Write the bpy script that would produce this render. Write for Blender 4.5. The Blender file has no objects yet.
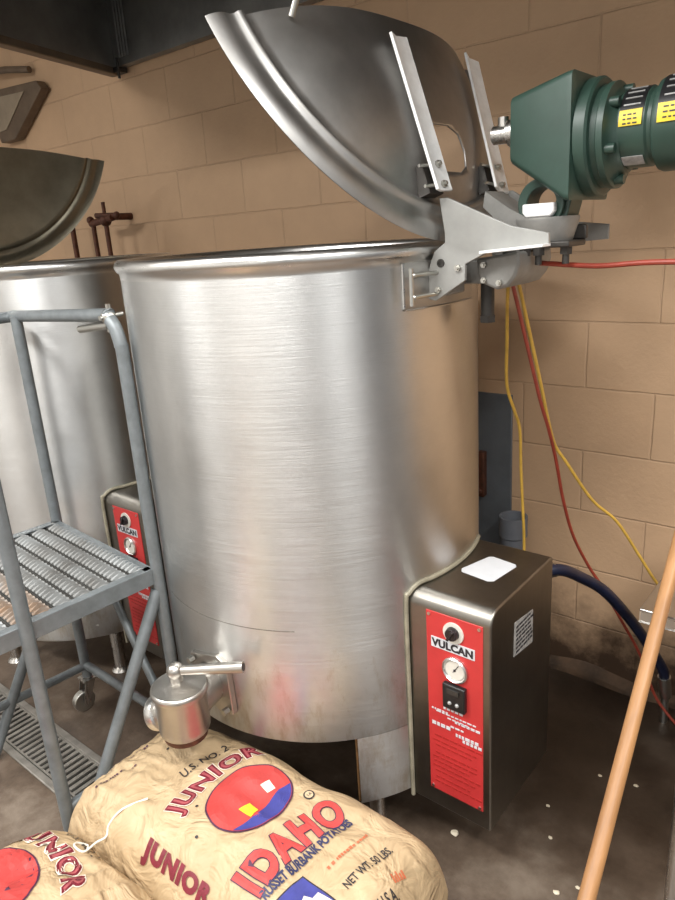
import bpy, bmesh, math, random
from mathutils import Vector, Matrix, noise
from mathutils.bvhtree import BVHTree

random.seed(7)
S = bpy.context.scene
COL = S.collection
PI = math.pi
V = Vector
ORG = {}          # world origin of each top-level thing and all its parts


# ------------------------------------------------------------------ materials
def newmat(name):
    m = bpy.data.materials.new(name)
    m.use_nodes = True
    nt = m.node_tree
    return m, nt, nt.nodes['Principled BSDF']


def N(nt, kind, **kw):
    n = nt.nodes.new(kind)
    for k, v in kw.items():
        if k in n.inputs:
            n.inputs[k].default_value = v
        else:
            setattr(n, k, v)
    return n


def ramp(nt, src, stops):
    r = nt.nodes.new('ShaderNodeValToRGB')
    e = r.color_ramp.elements
    while len(e) < len(stops):
        e.new(0.5)
    for i, (p, c) in enumerate(stops):
        e[i].position = p
        e[i].color = (*c, 1) if len(c) == 3 else c
    nt.links.new(src, r.inputs['Fac'])
    return r


def coords(nt, scale=(1, 1, 1), loc=(0, 0, 0), rot=(0, 0, 0)):
    t = nt.nodes.new('ShaderNodeTexCoord')
    mp = nt.nodes.new('ShaderNodeMapping')
    mp.inputs['Scale'].default_value = scale
    mp.inputs['Location'].default_value = loc
    mp.inputs['Rotation'].default_value = rot
    nt.links.new(t.outputs['Object'], mp.inputs['Vector'])
    return mp.outputs['Vector']


def paint(name, c, rough=0.5, metal=0.0, var=0.15, nscale=14, bump=0.0, bscale=60, spec=0.5, c2=None, stretch=(1, 1, 1)):
    m, nt, b = newmat(name)
    v = coords(nt, stretch)
    n = N(nt, 'ShaderNodeTexNoise', Scale=nscale, Detail=5.0, Roughness=0.6)
    nt.links.new(v, n.inputs['Vector'])
    lo = tuple(x * (1 - var) for x in c) if c2 is None else c2
    hi = tuple(min(1, x * (1 + var * 0.6)) for x in c)
    r = ramp(nt, n.outputs['Fac'], [(0.3, lo), (0.68, hi)])
    nt.links.new(r.outputs['Color'], b.inputs['Base Color'])
    b.inputs['Roughness'].default_value = rough
    b.inputs['Metallic'].default_value = metal
    b.inputs['Specular IOR Level'].default_value = spec
    if bump:
        n2 = N(nt, 'ShaderNodeTexNoise', Scale=bscale, Detail=4.0)
        nt.links.new(v, n2.inputs['Vector'])
        bp = N(nt, 'ShaderNodeBump', Strength=bump, Distance=0.004)
        nt.links.new(n2.outputs['Fac'], bp.inputs['Height'])
        nt.links.new(bp.outputs['Normal'], b.inputs['Normal'])
    return m


def steel(name, c=(0.62, 0.61, 0.58), rough=0.3, stretch=(1, 1, 40), nscale=3, bump=0.05, blotch=0.12, aniso=0.0, rvar=0.1):
    m, nt, b = newmat(name)
    v = coords(nt, stretch)
    n = N(nt, 'ShaderNodeTexNoise', Scale=nscale, Detail=6.0, Roughness=0.7)
    nt.links.new(v, n.inputs['Vector'])
    v2 = coords(nt, (1, 1, 1))
    n2 = N(nt, 'ShaderNodeTexNoise', Scale=5.0, Detail=5.0, Roughness=0.65)
    nt.links.new(v2, n2.inputs['Vector'])
    r = ramp(nt, n2.outputs['Fac'], [(0.3, tuple(x * (1 - blotch) for x in c)), (0.7, tuple(min(1, x * (1 + blotch * .6)) for x in c))])
    nt.links.new(r.outputs['Color'], b.inputs['Base Color'])
    mr = N(nt, 'ShaderNodeMapRange')
    mr.inputs['To Min'].default_value = rough - rvar
    mr.inputs['To Max'].default_value = rough + rvar
    nt.links.new(n.outputs['Fac'], mr.inputs['Value'])
    nt.links.new(mr.outputs['Result'], b.inputs['Roughness'])
    b.inputs['Metallic'].default_value = 1.0
    bp = N(nt, 'ShaderNodeBump', Strength=bump, Distance=0.003)
    nt.links.new(n.outputs['Fac'], bp.inputs['Height'])
    nt.links.new(bp.outputs['Normal'], b.inputs['Normal'])
    if aniso:
        t = nt.nodes.new('ShaderNodeTangent')
        t.direction_type = 'RADIAL'
        t.axis = 'Z'
        b.inputs['Anisotropic'].default_value = aniso
        b.inputs['Anisotropic Rotation'].default_value = 0.25
        nt.links.new(t.outputs['Tangent'], b.inputs['Tangent'])
    return m


def block_wall(name):
    m, nt, b = newmat(name)
    t = nt.nodes.new('ShaderNodeTexCoord')
    sep = nt.nodes.new('ShaderNodeSeparateXYZ')
    nt.links.new(t.outputs['Object'], sep.inputs[0])
    com = nt.nodes.new('ShaderNodeCombineXYZ')
    ax = N(nt, 'ShaderNodeMath', operation='ADD')
    nt.links.new(sep.outputs['X'], ax.inputs[0])
    ax.inputs[1].default_value = 0.7488
    nt.links.new(ax.outputs[0], com.inputs['X'])
    nt.links.new(sep.outputs['Z'], com.inputs['Y'])
    # small wobble so that the joints are not ruler straight
    nz = N(nt, 'ShaderNodeTexNoise', Scale=9.0, Detail=3.0)
    nt.links.new(t.outputs['Object'], nz.inputs['Vector'])
    off = N(nt, 'ShaderNodeVectorMath', operation='MULTIPLY_ADD')
    nt.links.new(nz.outputs['Color'], off.inputs[0])
    off.inputs[1].default_value = (0.006, 0.006, 0)
    nt.links.new(com.outputs[0], off.inputs[2])
    br = N(nt, 'ShaderNodeTexBrick', Scale=1.0)
    br.inputs['Mortar Size'].default_value = 0.0036
    br.inputs['Mortar Smooth'].default_value = 0.6
    br.inputs['Brick Width'].default_value = 0.4064
    br.inputs['Row Height'].default_value = 0.2032
    br.inputs['Color1'].default_value = (0.56, 0.372, 0.228, 1)
    br.inputs['Color2'].default_value = (0.545, 0.359, 0.218, 1)
    br.inputs['Mortar'].default_value = (0.53, 0.352, 0.216, 1)
    nt.links.new(off.outputs[0], br.inputs['Vector'])
    # mottled paint
    n1 = N(nt, 'ShaderNodeTexNoise', Scale=2.2, Detail=7.0, Roughness=0.65)
    nt.links.new(t.outputs['Object'], n1.inputs['Vector'])
    r1 = ramp(nt, n1.outputs['Fac'], [(0.28, (0.86, 0.86, 0.86)), (0.7, (1.04, 1.03, 1.02))])
    mul = N(nt, 'ShaderNodeMix', data_type='RGBA', blend_type='MULTIPLY')
    mul.inputs[0].default_value = 1
    nt.links.new(br.outputs['Color'], mul.inputs[6])
    nt.links.new(r1.outputs['Color'], mul.inputs[7])
    # grime toward the floor
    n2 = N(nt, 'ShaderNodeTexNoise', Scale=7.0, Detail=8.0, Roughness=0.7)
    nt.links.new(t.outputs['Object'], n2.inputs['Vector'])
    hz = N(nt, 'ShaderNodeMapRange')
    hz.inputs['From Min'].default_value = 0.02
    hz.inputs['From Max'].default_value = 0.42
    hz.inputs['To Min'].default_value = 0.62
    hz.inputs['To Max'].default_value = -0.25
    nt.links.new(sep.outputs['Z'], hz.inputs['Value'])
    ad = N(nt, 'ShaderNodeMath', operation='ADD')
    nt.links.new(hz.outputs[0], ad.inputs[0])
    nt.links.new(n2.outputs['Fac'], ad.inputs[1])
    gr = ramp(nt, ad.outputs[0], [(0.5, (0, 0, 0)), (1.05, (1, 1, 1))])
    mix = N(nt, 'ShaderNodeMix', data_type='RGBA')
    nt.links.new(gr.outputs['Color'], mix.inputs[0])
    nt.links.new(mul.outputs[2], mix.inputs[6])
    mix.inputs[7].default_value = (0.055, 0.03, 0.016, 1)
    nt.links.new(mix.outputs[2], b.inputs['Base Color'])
    b.inputs['Roughness'].default_value = 0.62
    # bump: joints and the pitted block faces
    n3 = N(nt, 'ShaderNodeTexNoise', Scale=90.0, Detail=5.0)
    nt.links.new(t.outputs['Object'], n3.inputs['Vector'])
    m1 = N(nt, 'ShaderNodeMath', operation='MULTIPLY')
    nt.links.new(br.outputs['Fac'], m1.inputs[0])
    m1.inputs[1].default_value = -1.0
    m2 = N(nt, 'ShaderNodeMath', operation='MULTIPLY_ADD')
    nt.links.new(n3.outputs['Fac'], m2.inputs[0])
    m2.inputs[1].default_value = 0.3
    nt.links.new(m1.outputs[0], m2.inputs[2])
    bp = N(nt, 'ShaderNodeBump', Strength=0.6, Distance=0.006)
    nt.links.new(m2.outputs[0], bp.inputs['Height'])
    nt.links.new(bp.outputs['Normal'], b.inputs['Normal'])
    return m


def floor_mat(name):
    m, nt, b = newmat(name)
    v = coords(nt)
    n = N(nt, 'ShaderNodeTexNoise', Scale=3.0, Detail=9.0, Roughness=0.68)
    nt.links.new(v, n.inputs['Vector'])
    r = ramp(nt, n.outputs['Fac'], [(0.34, (0.045, 0.030, 0.021)), (0.5, (0.115, 0.083, 0.06)), (0.66, (0.22, 0.175, 0.135))])
    # dark brown towards the back wall, painting in the control box's shade too
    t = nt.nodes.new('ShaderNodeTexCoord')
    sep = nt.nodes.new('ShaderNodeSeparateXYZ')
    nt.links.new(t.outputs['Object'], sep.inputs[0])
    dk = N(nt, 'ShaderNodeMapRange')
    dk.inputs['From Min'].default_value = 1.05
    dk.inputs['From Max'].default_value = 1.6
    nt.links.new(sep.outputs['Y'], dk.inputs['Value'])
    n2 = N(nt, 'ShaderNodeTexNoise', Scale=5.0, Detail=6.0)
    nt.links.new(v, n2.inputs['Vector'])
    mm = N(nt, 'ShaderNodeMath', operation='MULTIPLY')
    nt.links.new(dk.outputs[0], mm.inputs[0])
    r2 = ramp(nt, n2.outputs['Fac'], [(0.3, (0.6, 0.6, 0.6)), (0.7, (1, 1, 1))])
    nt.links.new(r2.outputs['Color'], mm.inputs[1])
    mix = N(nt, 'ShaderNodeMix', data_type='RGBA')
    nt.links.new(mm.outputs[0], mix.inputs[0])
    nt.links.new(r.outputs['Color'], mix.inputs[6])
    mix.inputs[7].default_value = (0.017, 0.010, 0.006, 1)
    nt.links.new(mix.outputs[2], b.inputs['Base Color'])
    rr = ramp(nt, n.outputs['Fac'], [(0.3, (0.25, 0.25, 0.25)), (0.7, (0.55, 0.55, 0.55))])
    nt.links.new(rr.outputs['Color'], b.inputs['Roughness'])
    n3 = N(nt, 'ShaderNodeTexNoise', Scale=55.0, Detail=6.0)
    nt.links.new(v, n3.inputs['Vector'])
    bp = N(nt, 'ShaderNodeBump', Strength=0.35, Distance=0.004)
    nt.links.new(n3.outputs['Fac'], bp.inputs['Height'])
    nt.links.new(bp.outputs['Normal'], b.inputs['Normal'])
    return m


def paper_mat(name):
    m, nt, b = newmat(name)
    v = coords(nt)
    n = N(nt, 'ShaderNodeTexNoise', Scale=6.0, Detail=6.0, Roughness=0.6)
    nt.links.new(v, n.inputs['Vector'])
    r = ramp(nt, n.outputs['Fac'], [(0.3, (0.40, 0.285, 0.16)), (0.7, (0.55, 0.405, 0.245))])
    nt.links.new(r.outputs['Color'], b.inputs['Base Color'])
    b.inputs['Roughness'].default_value = 0.55
    n2 = N(nt, 'ShaderNodeTexNoise', Scale=11.0, Detail=3.0, Distortion=1.2)
    nt.links.new(v, n2.inputs['Vector'])
    vo = N(nt, 'ShaderNodeTexVoronoi', feature='DISTANCE_TO_EDGE', Scale=9.0)
    ds = N(nt, 'ShaderNodeVectorMath', operation='MULTIPLY_ADD')
    nt.links.new(n2.outputs['Color'], ds.inputs[0])
    ds.inputs[1].default_value = (0.12, 0.12, 0.12)
    nt.links.new(v, ds.inputs[2])
    nt.links.new(ds.outputs[0], vo.inputs['Vector'])
    rc = ramp(nt, vo.outputs['Distance'], [(0.0, (0, 0, 0)), (0.16, (1, 1, 1))])
    bp0 = N(nt, 'ShaderNodeBump', Strength=0.8, Distance=0.025)
    nt.links.new(n2.outputs['Fac'], bp0.inputs['Height'])
    bp = N(nt, 'ShaderNodeBump', Strength=0.3, Distance=0.006)
    nt.links.new(rc.outputs['Color'], bp.inputs['Height'])
    nt.links.new(bp0.outputs['Normal'], bp.inputs['Normal'])
    nt.links.new(bp.outputs['Normal'], b.inputs['Normal'])
    return m


M = {}
M['wall'] = block_wall('painted block wall')
M['floor'] = floor_mat('stained concrete floor')
M['wall_plain'] = paint('plain room wall', (0.56, 0.55, 0.53), 0.7)
M['wall_white'] = paint('white tiled wall', (0.78, 0.775, 0.76), 0.5)
M['wall_cool'] = paint('cool grey wall', (0.50, 0.53, 0.56), 0.6)
M['reflection_panel'] = paint('dark blue grey door', (0.05, 0.06, 0.075), 0.5)  # for unseen panels added to darken the kettle's reflections
M['ceiling'] = paint('white ceiling', (0.62, 0.6, 0.56), 0.8)
M['shell'] = steel('brushed kettle steel', (0.66, 0.66, 0.65), 0.35, (2, 2, 90), 3, 0.17, 0.10, 0.88)
M['patch'] = steel('dull kettle steel', (0.48, 0.47, 0.45), 0.42, (2, 2, 90), 3, 0.08, 0.1)
M['steel'] = steel('satin stainless', (0.64, 0.62, 0.59), 0.28, (25, 25, 3), 3, 0.03)
M['bright'] = steel('bright stainless edge', (0.72, 0.71, 0.69), 0.3, (3, 3, 30), 3, 0.02)
M['box'] = steel('grimy stainless box', (0.25, 0.235, 0.21), 0.34, (40, 40, 2), 3, 0.03, 0.2)
M['lid'] = steel('dull lid steel', (0.46, 0.45, 0.435), 0.44, (4, 4, 4), 4, 0.04, 0.22)
M['lid_old'] = steel('stained lid steel', (0.32, 0.29, 0.22), 0.38, (4, 4, 4), 5, 0.05, 0.3)
M['valve'] = steel('worn cast steel', (0.50, 0.475, 0.44), 0.36, (4, 4, 4), 8, 0.06, 0.2)
M['white_arm'] = paint('white enamelled steel', (0.93, 0.93, 0.92), 0.4, 0.0, 0.12, 30)
M['plate'] = paint('zinc grey plate', (0.36, 0.36, 0.345), 0.45, 0.35, 0.1, 20)
M['cast'] = paint('grey casting', (0.27, 0.265, 0.25), 0.5, 0.3, 0.2, 20)
M['dark'] = paint('dark oily steel', (0.06, 0.055, 0.05), 0.45, 0.5, 0.3, 20)
M['bolt'] = steel('zinc bolt', (0.55, 0.54, 0.5), 0.32, (1, 1, 1), 12, 0.03)
M['black'] = paint('black plastic', (0.012, 0.012, 0.013), 0.35, 0, 0.3, 20)
M['green'] = paint('dark green enamel', (0.028, 0.060, 0.046), 0.42, 0.0, 0.18, 12, 0.06, 50)
M['red'] = paint('red control panel', (0.47, 0.032, 0.032), 0.38, 0, 0.12, 10)
M['white'] = paint('white print', (0.56, 0.575, 0.60), 0.5, 0, 0.05, 30)
M['dial'] = paint('gauge face', (0.62, 0.6, 0.54), 0.35, 0, 0.1, 30)
M['sticker'] = paint('silver sticker', (0.45, 0.45, 0.44), 0.4, 0.3, 0.4, 60)
M['yellow'] = paint('yellow label', (0.75, 0.56, 0.03), 0.45, 0, 0.15, 40)
M['yellow_cord'] = paint('yellow cord sheath', (0.60, 0.37, 0.06), 0.45, 0, 0.2, 30)
M['red_cord'] = paint('red cord sheath', (0.27, 0.04, 0.022), 0.45, 0, 0.2, 30)
M['navy'] = paint('dark blue hose', (0.007, 0.011, 0.032), 0.35, 0, 0.3, 30)
M['galv'] = paint('grey painted tube', (0.19, 0.21, 0.22), 0.42, 0.35, 0.2, 25)
M['tread'] = paint('serrated galvanised tread', (0.25, 0.26, 0.26), 0.5, 0.2, 0.35, 9, c2=(0.16, 0.155, 0.145))
M['tread_rusty'] = paint('rust-patched tread', (0.25, 0.25, 0.24), 0.55, 0.2, 0.2, 7, c2=(0.30, 0.16, 0.07))
M['tread_base'] = paint('shade-darkened tread plank', (0.075, 0.075, 0.07), 0.6, 0.2, 0.3, 12)  # plank colour darkened to paint the shade between the teeth
M['drain'] = paint('worn drain steel', (0.30, 0.28, 0.25), 0.45, 0.5, 0.35, 15)
M['gap_shade'] = paint('black drain shade', (0.012, 0.01, 0.008), 0.8)  # black stands in for the shade inside the drain
M['caulk'] = paint('yellowed sealant bead', (0.27, 0.245, 0.18), 0.5, 0, 0.3, 25)
M['paper'] = paper_mat('kraft paper')
M['ink_maroon'] = paint('maroon ink', (0.17, 0.012, 0.025), 0.5, 0, 0.2, 30)
M['ink_red'] = paint('red ink', (0.50, 0.055, 0.05), 0.5, 0, 0.2, 12)
M['ink_black'] = paint('black ink', (0.02, 0.018, 0.022), 0.5)
M['ink_blue'] = paint('blue ink', (0.045, 0.05, 0.25), 0.5, 0, 0.2, 30)
M['ink_white'] = paint('white ink', (0.78, 0.72, 0.6), 0.5)
M['ink_faint'] = paint('faded red ink', (0.46, 0.12, 0.05), 0.5)
M['ink_rose'] = paint('rose ink', (0.36, 0.08, 0.09), 0.5, 0, 0.25, 30)
M['ink_plum'] = paint('dark plum ink', (0.07, 0.02, 0.05), 0.5)
M['ink_navy'] = paint('navy ink', (0.025, 0.028, 0.085), 0.5)
M['ink_paper'] = paint('bare paper', (0.58, 0.43, 0.27), 0.55)
M['string'] = paint('white cotton string', (0.78, 0.75, 0.68), 0.7)
M['wood'] = paint('varnished wood', (0.34, 0.175, 0.07), 0.5, 0, 0.3, 5, 0.1, 40, c2=(0.22, 0.105, 0.04), stretch=(6, 1, 1))
M['hood'] = steel('dark hood steel', (0.34, 0.34, 0.33), 0.5, (3, 3, 3), 4, 0.03, 0.25)
M['lip'] = paint('dull hood lip', (0.16, 0.125, 0.09), 0.45, 0.3, 0.2, 15)
M['rust'] = paint('rusty pipe', (0.10, 0.035, 0.018), 0.6, 0.3, 0.5, 40)
M['brown_metal'] = paint('brown stained sheet metal', (0.15, 0.105, 0.07), 0.5, 0.3, 0.3, 10)
M['bluegrey'] = paint('blue grey sheet metal', (0.15, 0.165, 0.18), 0.45, 0.4, 0.25, 6)
M['pvc'] = paint('grey plastic pipe', (0.14, 0.15, 0.17), 0.5)
M['skirting'] = paint('grimy cement coving', (0.085, 0.05, 0.028), 0.7, 0, 0.6, 14, 0.6, 40)
M['stain'] = paint('rust stain', (0.19, 0.10, 0.04), 0.6, 0.4, 0.4, 60)
M['crumb'] = paint('pale crumb', (0.62, 0.55, 0.42), 0.7)
M['rubber'] = paint('grey rubber', (0.05, 0.05, 0.05), 0.6)


def stain_low(m):
    nt = m.node_tree
    b = nt.nodes['Principled BSDF']
    src = b.inputs['Base Color'].links[0].from_socket
    t = nt.nodes.new('ShaderNodeTexCoord')
    sep = nt.nodes.new('ShaderNodeSeparateXYZ')
    nt.links.new(t.outputs['Object'], sep.inputs[0])
    mp = nt.nodes.new('ShaderNodeMapping')
    mp.inputs['Scale'].default_value = (14, 14, 5)
    nt.links.new(t.outputs['Object'], mp.inputs['Vector'])
    n = N(nt, 'ShaderNodeTexNoise', Scale=1.6, Detail=8.0, Roughness=0.75)
    nt.links.new(mp.outputs[0], n.inputs['Vector'])
    hz = N(nt, 'ShaderNodeMapRange')
    hz.inputs['From Min'].default_value = 0.35
    hz.inputs['From Max'].default_value = 0.85
    hz.inputs['To Min'].default_value = 0.10
    hz.inputs['To Max'].default_value = -0.2
    nt.links.new(sep.outputs['Z'], hz.inputs['Value'])
    ad = N(nt, 'ShaderNodeMath', operation='ADD')
    nt.links.new(hz.outputs[0], ad.inputs[0])
    nt.links.new(n.outputs['Fac'], ad.inputs[1])
    r = ramp(nt, ad.outputs[0], [(0.56, (0, 0, 0)), (0.78, (0.6, 0.6, 0.6))])
    mix = N(nt, 'ShaderNodeMix', data_type='RGBA')
    nt.links.new(r.outputs['Color'], mix.inputs[0])
    nt.links.new(src, mix.inputs[6])
    mix.inputs[7].default_value = (0.36, 0.27, 0.16, 1)
    nt.links.new(mix.outputs[2], b.inputs['Base Color'])


stain_low(M['shell'])
# ------------------------------------------------------------------ geometry helpers
def frame(d):
    d = V(d).normalized()
    a = V((0, 0, 1)) if abs(d.z) < 0.95 else V((0, 1, 0))
    x = d.cross(a).normalized()
    y = d.cross(x).normalized()
    return x, y, d


def smooth_path(pts, n=8):
    pts = [V(p) for p in pts]
    out = []
    for i in range(len(pts) - 1):
        p0 = pts[max(0, i - 1)]
        p1, p2 = pts[i], pts[i + 1]
        p3 = pts[min(len(pts) - 1, i + 2)]
        for k in range(n):
            t = k / n
            out.append(0.5 * ((2 * p1) + (p2 - p0) * t + (2 * p0 - 5 * p1 + 4 * p2 - p3) * t * t + (3 * p1 - p0 - 3 * p2 + p3) * t ** 3))
    out.append(pts[-1])
    return out


class MB:
    def __init__(s):
        s.bm = bmesh.new()

    def box(s, c, size, rot=None):
        m = Matrix.Translation(V(c)) @ (rot.to_4x4() if rot is not None else Matrix()) @ Matrix.Diagonal((*size, 1))
        bmesh.ops.create_cube(s.bm, size=1, matrix=m)
        return s

    def cyl(s, p0, p1, r, r1=None, seg=20, caps=True):
        r1 = r if r1 is None else r1
        p0, p1 = V(p0), V(p1)
        x, y, d = frame(p1 - p0)
        A, B = [], []
        for k in range(seg):
            a = 2 * PI * k / seg
            u = x * math.cos(a) + y * math.sin(a)
            A.append(s.bm.verts.new(p0 + u * r))
            B.append(s.bm.verts.new(p1 + u * r1))
        for k in range(seg):
            j = (k + 1) % seg
            s.bm.faces.new((A[k], A[j], B[j], B[k]))
        if caps:
            s.bm.faces.new(A[::-1])
            s.bm.faces.new(B)
        return s

    def tube(s, pts, r, seg=12, n=0, r_end=None):
        P = smooth_path(pts, n) if n else [V(p) for p in pts]
        rings = []
        x = None
        for i, p in enumerate(P):
            d = (P[min(i + 1, len(P) - 1)] - P[max(i - 1, 0)]).normalized()
            if x is None:
                x, _, _ = frame(d)
            x = (x - d * x.dot(d)).normalized()
            y = d.cross(x)
            rr = r if r_end is None else r + (r_end - r) * i / (len(P) - 1)
            rings.append([s.bm.verts.new(p + (x * math.cos(2 * PI * k / seg) + y * math.sin(2 * PI * k / seg)) * rr) for k in range(seg)])
        for a, b in zip(rings, rings[1:]):
            for k in range(seg):
                j = (k + 1) % seg
                s.bm.faces.new((a[k], a[j], b[j], b[k]))
        s.bm.faces.new(rings[0][::-1])
        s.bm.faces.new(rings[-1])
        return s

    def lathe(s, prof, c=(0, 0, 0), seg=96, a0=0.0, a1=360.0, axis=None):
        c = V(c)
        rot = Matrix() if axis is None else V((0, 0, 1)).rotation_difference(V(axis)).to_matrix().to_4x4()
        full = abs(a1 - a0 - 360) < 1e-6
        n = seg if full else seg + 1
        R = []
        for k in range(n):
            a = math.radians(a0 + (a1 - a0) * k / seg)
            R.append([s.bm.verts.new(c + (rot @ V((r * math.cos(a), r * math.sin(a), z)))) for r, z in prof])
        for k in range(seg):
            j = (k + 1) % n
            for i in range(len(prof) - 1):
                q = (R[k][i], R[j][i], R[j][i + 1], R[k][i + 1])
                try:
                    s.bm.faces.new(q)
                except ValueError:
                    pass
        return s

    def prism(s, pts, vec):
        vec = V(vec)
        A = [s.bm.verts.new(V(p)) for p in pts]
        B = [s.bm.verts.new(V(p) + vec) for p in pts]
        n = len(A)
        s.bm.faces.new(A[::-1])
        s.bm.faces.new(B)
        for k in range(n):
            j = (k + 1) % n
            s.bm.faces.new((A[k], A[j], B[j], B[k]))
        return s

    def loft(s, rings, cap=True):
        R = [[s.bm.verts.new(V(p)) for p in r] for r in rings]
        for a, b in zip(R, R[1:]):
            n = len(a)
            for k in range(n):
                j = (k + 1) % n
                s.bm.faces.new((a[k], a[j], b[j], b[k]))
        if cap:
            s.bm.faces.new(R[0][::-1])
            s.bm.faces.new(R[-1])
        return s

    def ball(s, c, r, scale=(1, 1, 1), seg=20):
        m = Matrix.Translation(V(c)) @ Matrix.Diagonal((r * scale[0], r * scale[1], r * scale[2], 1))
        bmesh.ops.create_uvsphere(s.bm, u_segments=seg, v_segments=seg // 2 + 2, radius=1, matrix=m)
        return s

    def hexbolt(s, p, d, r=0.008, h=0.006):
        p, d = V(p), V(d).normalized()
        s.cyl(p, p + d * h, r, seg=6)
        s.cyl(p + d * h, p + d * h * 1.7, r * 0.55, seg=10)
        return s

    def build(s, name, mat, parent=None, bevel=0.0, smooth=True, ang=35, weld=True):
        bm = s.bm
        if weld:
            bmesh.ops.remove_doubles(bm, verts=bm.verts, dist=1e-5)
        bmesh.ops.recalc_face_normals(bm, faces=bm.faces)
        for f in bm.faces:
            f.smooth = smooth
        if smooth:
            lim = math.radians(ang)
            for e in bm.edges:
                if len(e.link_faces) == 2 and e.calc_face_angle(0) > lim:
                    e.smooth = False
        o0 = V((0, 0, 0))
        if parent is not None:
            o0 = ORG[parent.name]
            bmesh.ops.translate(bm, verts=bm.verts, vec=-o0)
        me = bpy.data.meshes.new(name)
        bm.to_mesh(me)
        bm.free()
        me.materials.append(mat)
        o = bpy.data.objects.new(name, me)
        COL.objects.link(o)
        if parent is not None:
            o.parent = parent
        ORG[o.name] = o0
        if bevel:
            b = o.modifiers.new('bevel', 'BEVEL')
            b.width = bevel
            b.segments = 2
            b.limit_method = 'ANGLE'
            b.angle_limit = math.radians(40)
        return o


def tag(o, label=None, cat=None, group=None, kind=None):
    if label:
        o['label'] = label
    if cat:
        o['category'] = cat
    if group:
        o['group'] = group
    if kind:
        o['kind'] = kind
    return o


def thing(name, loc, label, cat, group=None):
    o = bpy.data.objects.new(name, None)
    COL.objects.link(o)
    o.location = loc
    o.empty_display_size = 0.05
    ORG[o.name] = V(loc)
    return tag(o, label, cat, group)


def text2d(body, size=1.0, offset=0.0, spacing=1.0, cuts=0):
    """letters as a flat mesh: list of 2-D verts and faces, width-centred"""
    cu = bpy.data.curves.new('lettering_curve', 'FONT')
    cu.body = body
    cu.size = size
    cu.offset = offset
    cu.space_character = spacing
    cu.align_x = 'CENTER'
    cu.resolution_u = 4
    ob = bpy.data.objects.new('lettering_curve', cu)
    COL.objects.link(ob)
    dg = bpy.context.evaluated_depsgraph_get()
    me = bpy.data.meshes.new_from_object(ob.evaluated_get(dg))
    bm = bmesh.new()
    bm.from_mesh(me)
    bmesh.ops.triangulate(bm, faces=bm.faces)
    if cuts:
        bmesh.ops.subdivide_edges(bm, edges=bm.edges, cuts=cuts, use_grid_fill=True)
    bm.verts.ensure_lookup_table()
    vs = [(v.co.x, v.co.y) for v in bm.verts]
    fs = [[v.index for v in f.verts] for f in bm.faces]
    bm.free()
    bpy.data.objects.remove(ob)
    bpy.data.curves.remove(cu)
    bpy.data.meshes.remove(me)
    return vs, fs


def mesh_from(vs3, fs, name, mat, parent, label=None):
    mb = MB()
    W = [mb.bm.verts.new(V(p)) for p in vs3]
    for f in fs:
        try:
            mb.bm.faces.new([W[i] for i in f])
        except ValueError:
            pass
    o = mb.build(name, mat, parent, smooth=False, weld=False)
    if label:
        o['label'] = label
    return o


# ------------------------------------------------------------------ camera
R_ = V((0.7749204, 0.62880162, -0.06408502))
U_ = V((-0.14051299, 0.27023848, 0.95248478))
F_ = V((-0.61624221, 0.72909511, -0.29776811))
cam = bpy.data.cameras.new('camera')
cam.sensor_fit = 'HORIZONTAL'
cam.sensor_width = 36.0
cam.lens = 36.0 * 691.82 / 675.0
cam.clip_start = 0.05
co = bpy.data.objects.new('camera', cam)
COL.objects.link(co)
mw = Matrix((R_, U_, -F_)).transposed().to_4x4()
mw.translation = V((0, 0, 1.517))
co.matrix_world = mw
S.camera = co

# ------------------------------------------------------------------ the room
WY = 2.0931
X0, X1, Y0, ZC = -4.4, 2.4, -3.2, 3.05


def struct(name, mb, mat, **kw):
    o = mb.build(name, mat, **kw)
    o['kind'] = 'structure'
    return o


struct('floor', MB().box(((X0 + X1) / 2, (Y0 + WY) / 2, -0.05), (X1 - X0, WY - Y0, 0.1)), M['floor'])
struct('wall_back', MB().box(((X0 + X1) / 2, WY + 0.1, ZC / 2), (X1 - X0 + 0.4, 0.2, ZC)), M['wall'])
struct('wall_left', MB().box((X0 - 0.1, (Y0 + WY) / 2, ZC / 2), (0.2, WY - Y0, ZC)), M['wall_plain'])
struct('wall_right', MB().box((X1 + 0.1, (Y0 + WY) / 2, ZC / 2), (0.2, WY - Y0, ZC)), M['wall_cool'])
struct('wall_front', MB().box(((X0 + X1) / 2, Y0 - 0.1, ZC / 2), (X1 - X0 + 0.4, 0.2, ZC)), M['wall_white'])
struct('ceiling', MB().box(((X0 + X1) / 2, (Y0 + WY) / 2, ZC + 0.05), (X1 - X0 + 0.4, WY - Y0 + 0.4, 0.1)), M['ceiling'])
mb = MB()
mb.box((X1 - 0.02, 0.85, 1.05), (0.04, 1.3, 2.1)).box((X1 - 0.045, 0.85, 1.6), (0.012, 0.9, 0.7)).box((X1 - 0.045, 0.85, 0.6), (0.012, 0.9, 0.8))
struct('reflection_panel_1', mb, M['reflection_panel'])  # unseen dark panel added to put a band in the kettle's reflection
mb = MB()
mb.box((1.6, Y0 + 0.02, 1.15), (1.3, 0.04, 2.3)).box((1.6, Y0 + 0.045, 1.6), (0.9, 0.012, 0.7)).box((1.6, Y0 + 0.045, 0.6), (0.9, 0.012, 0.8))
struct('reflection_panel_2', mb, M['reflection_panel'])  # second unseen panel, added for a dark band in the kettle's reflection
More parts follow.
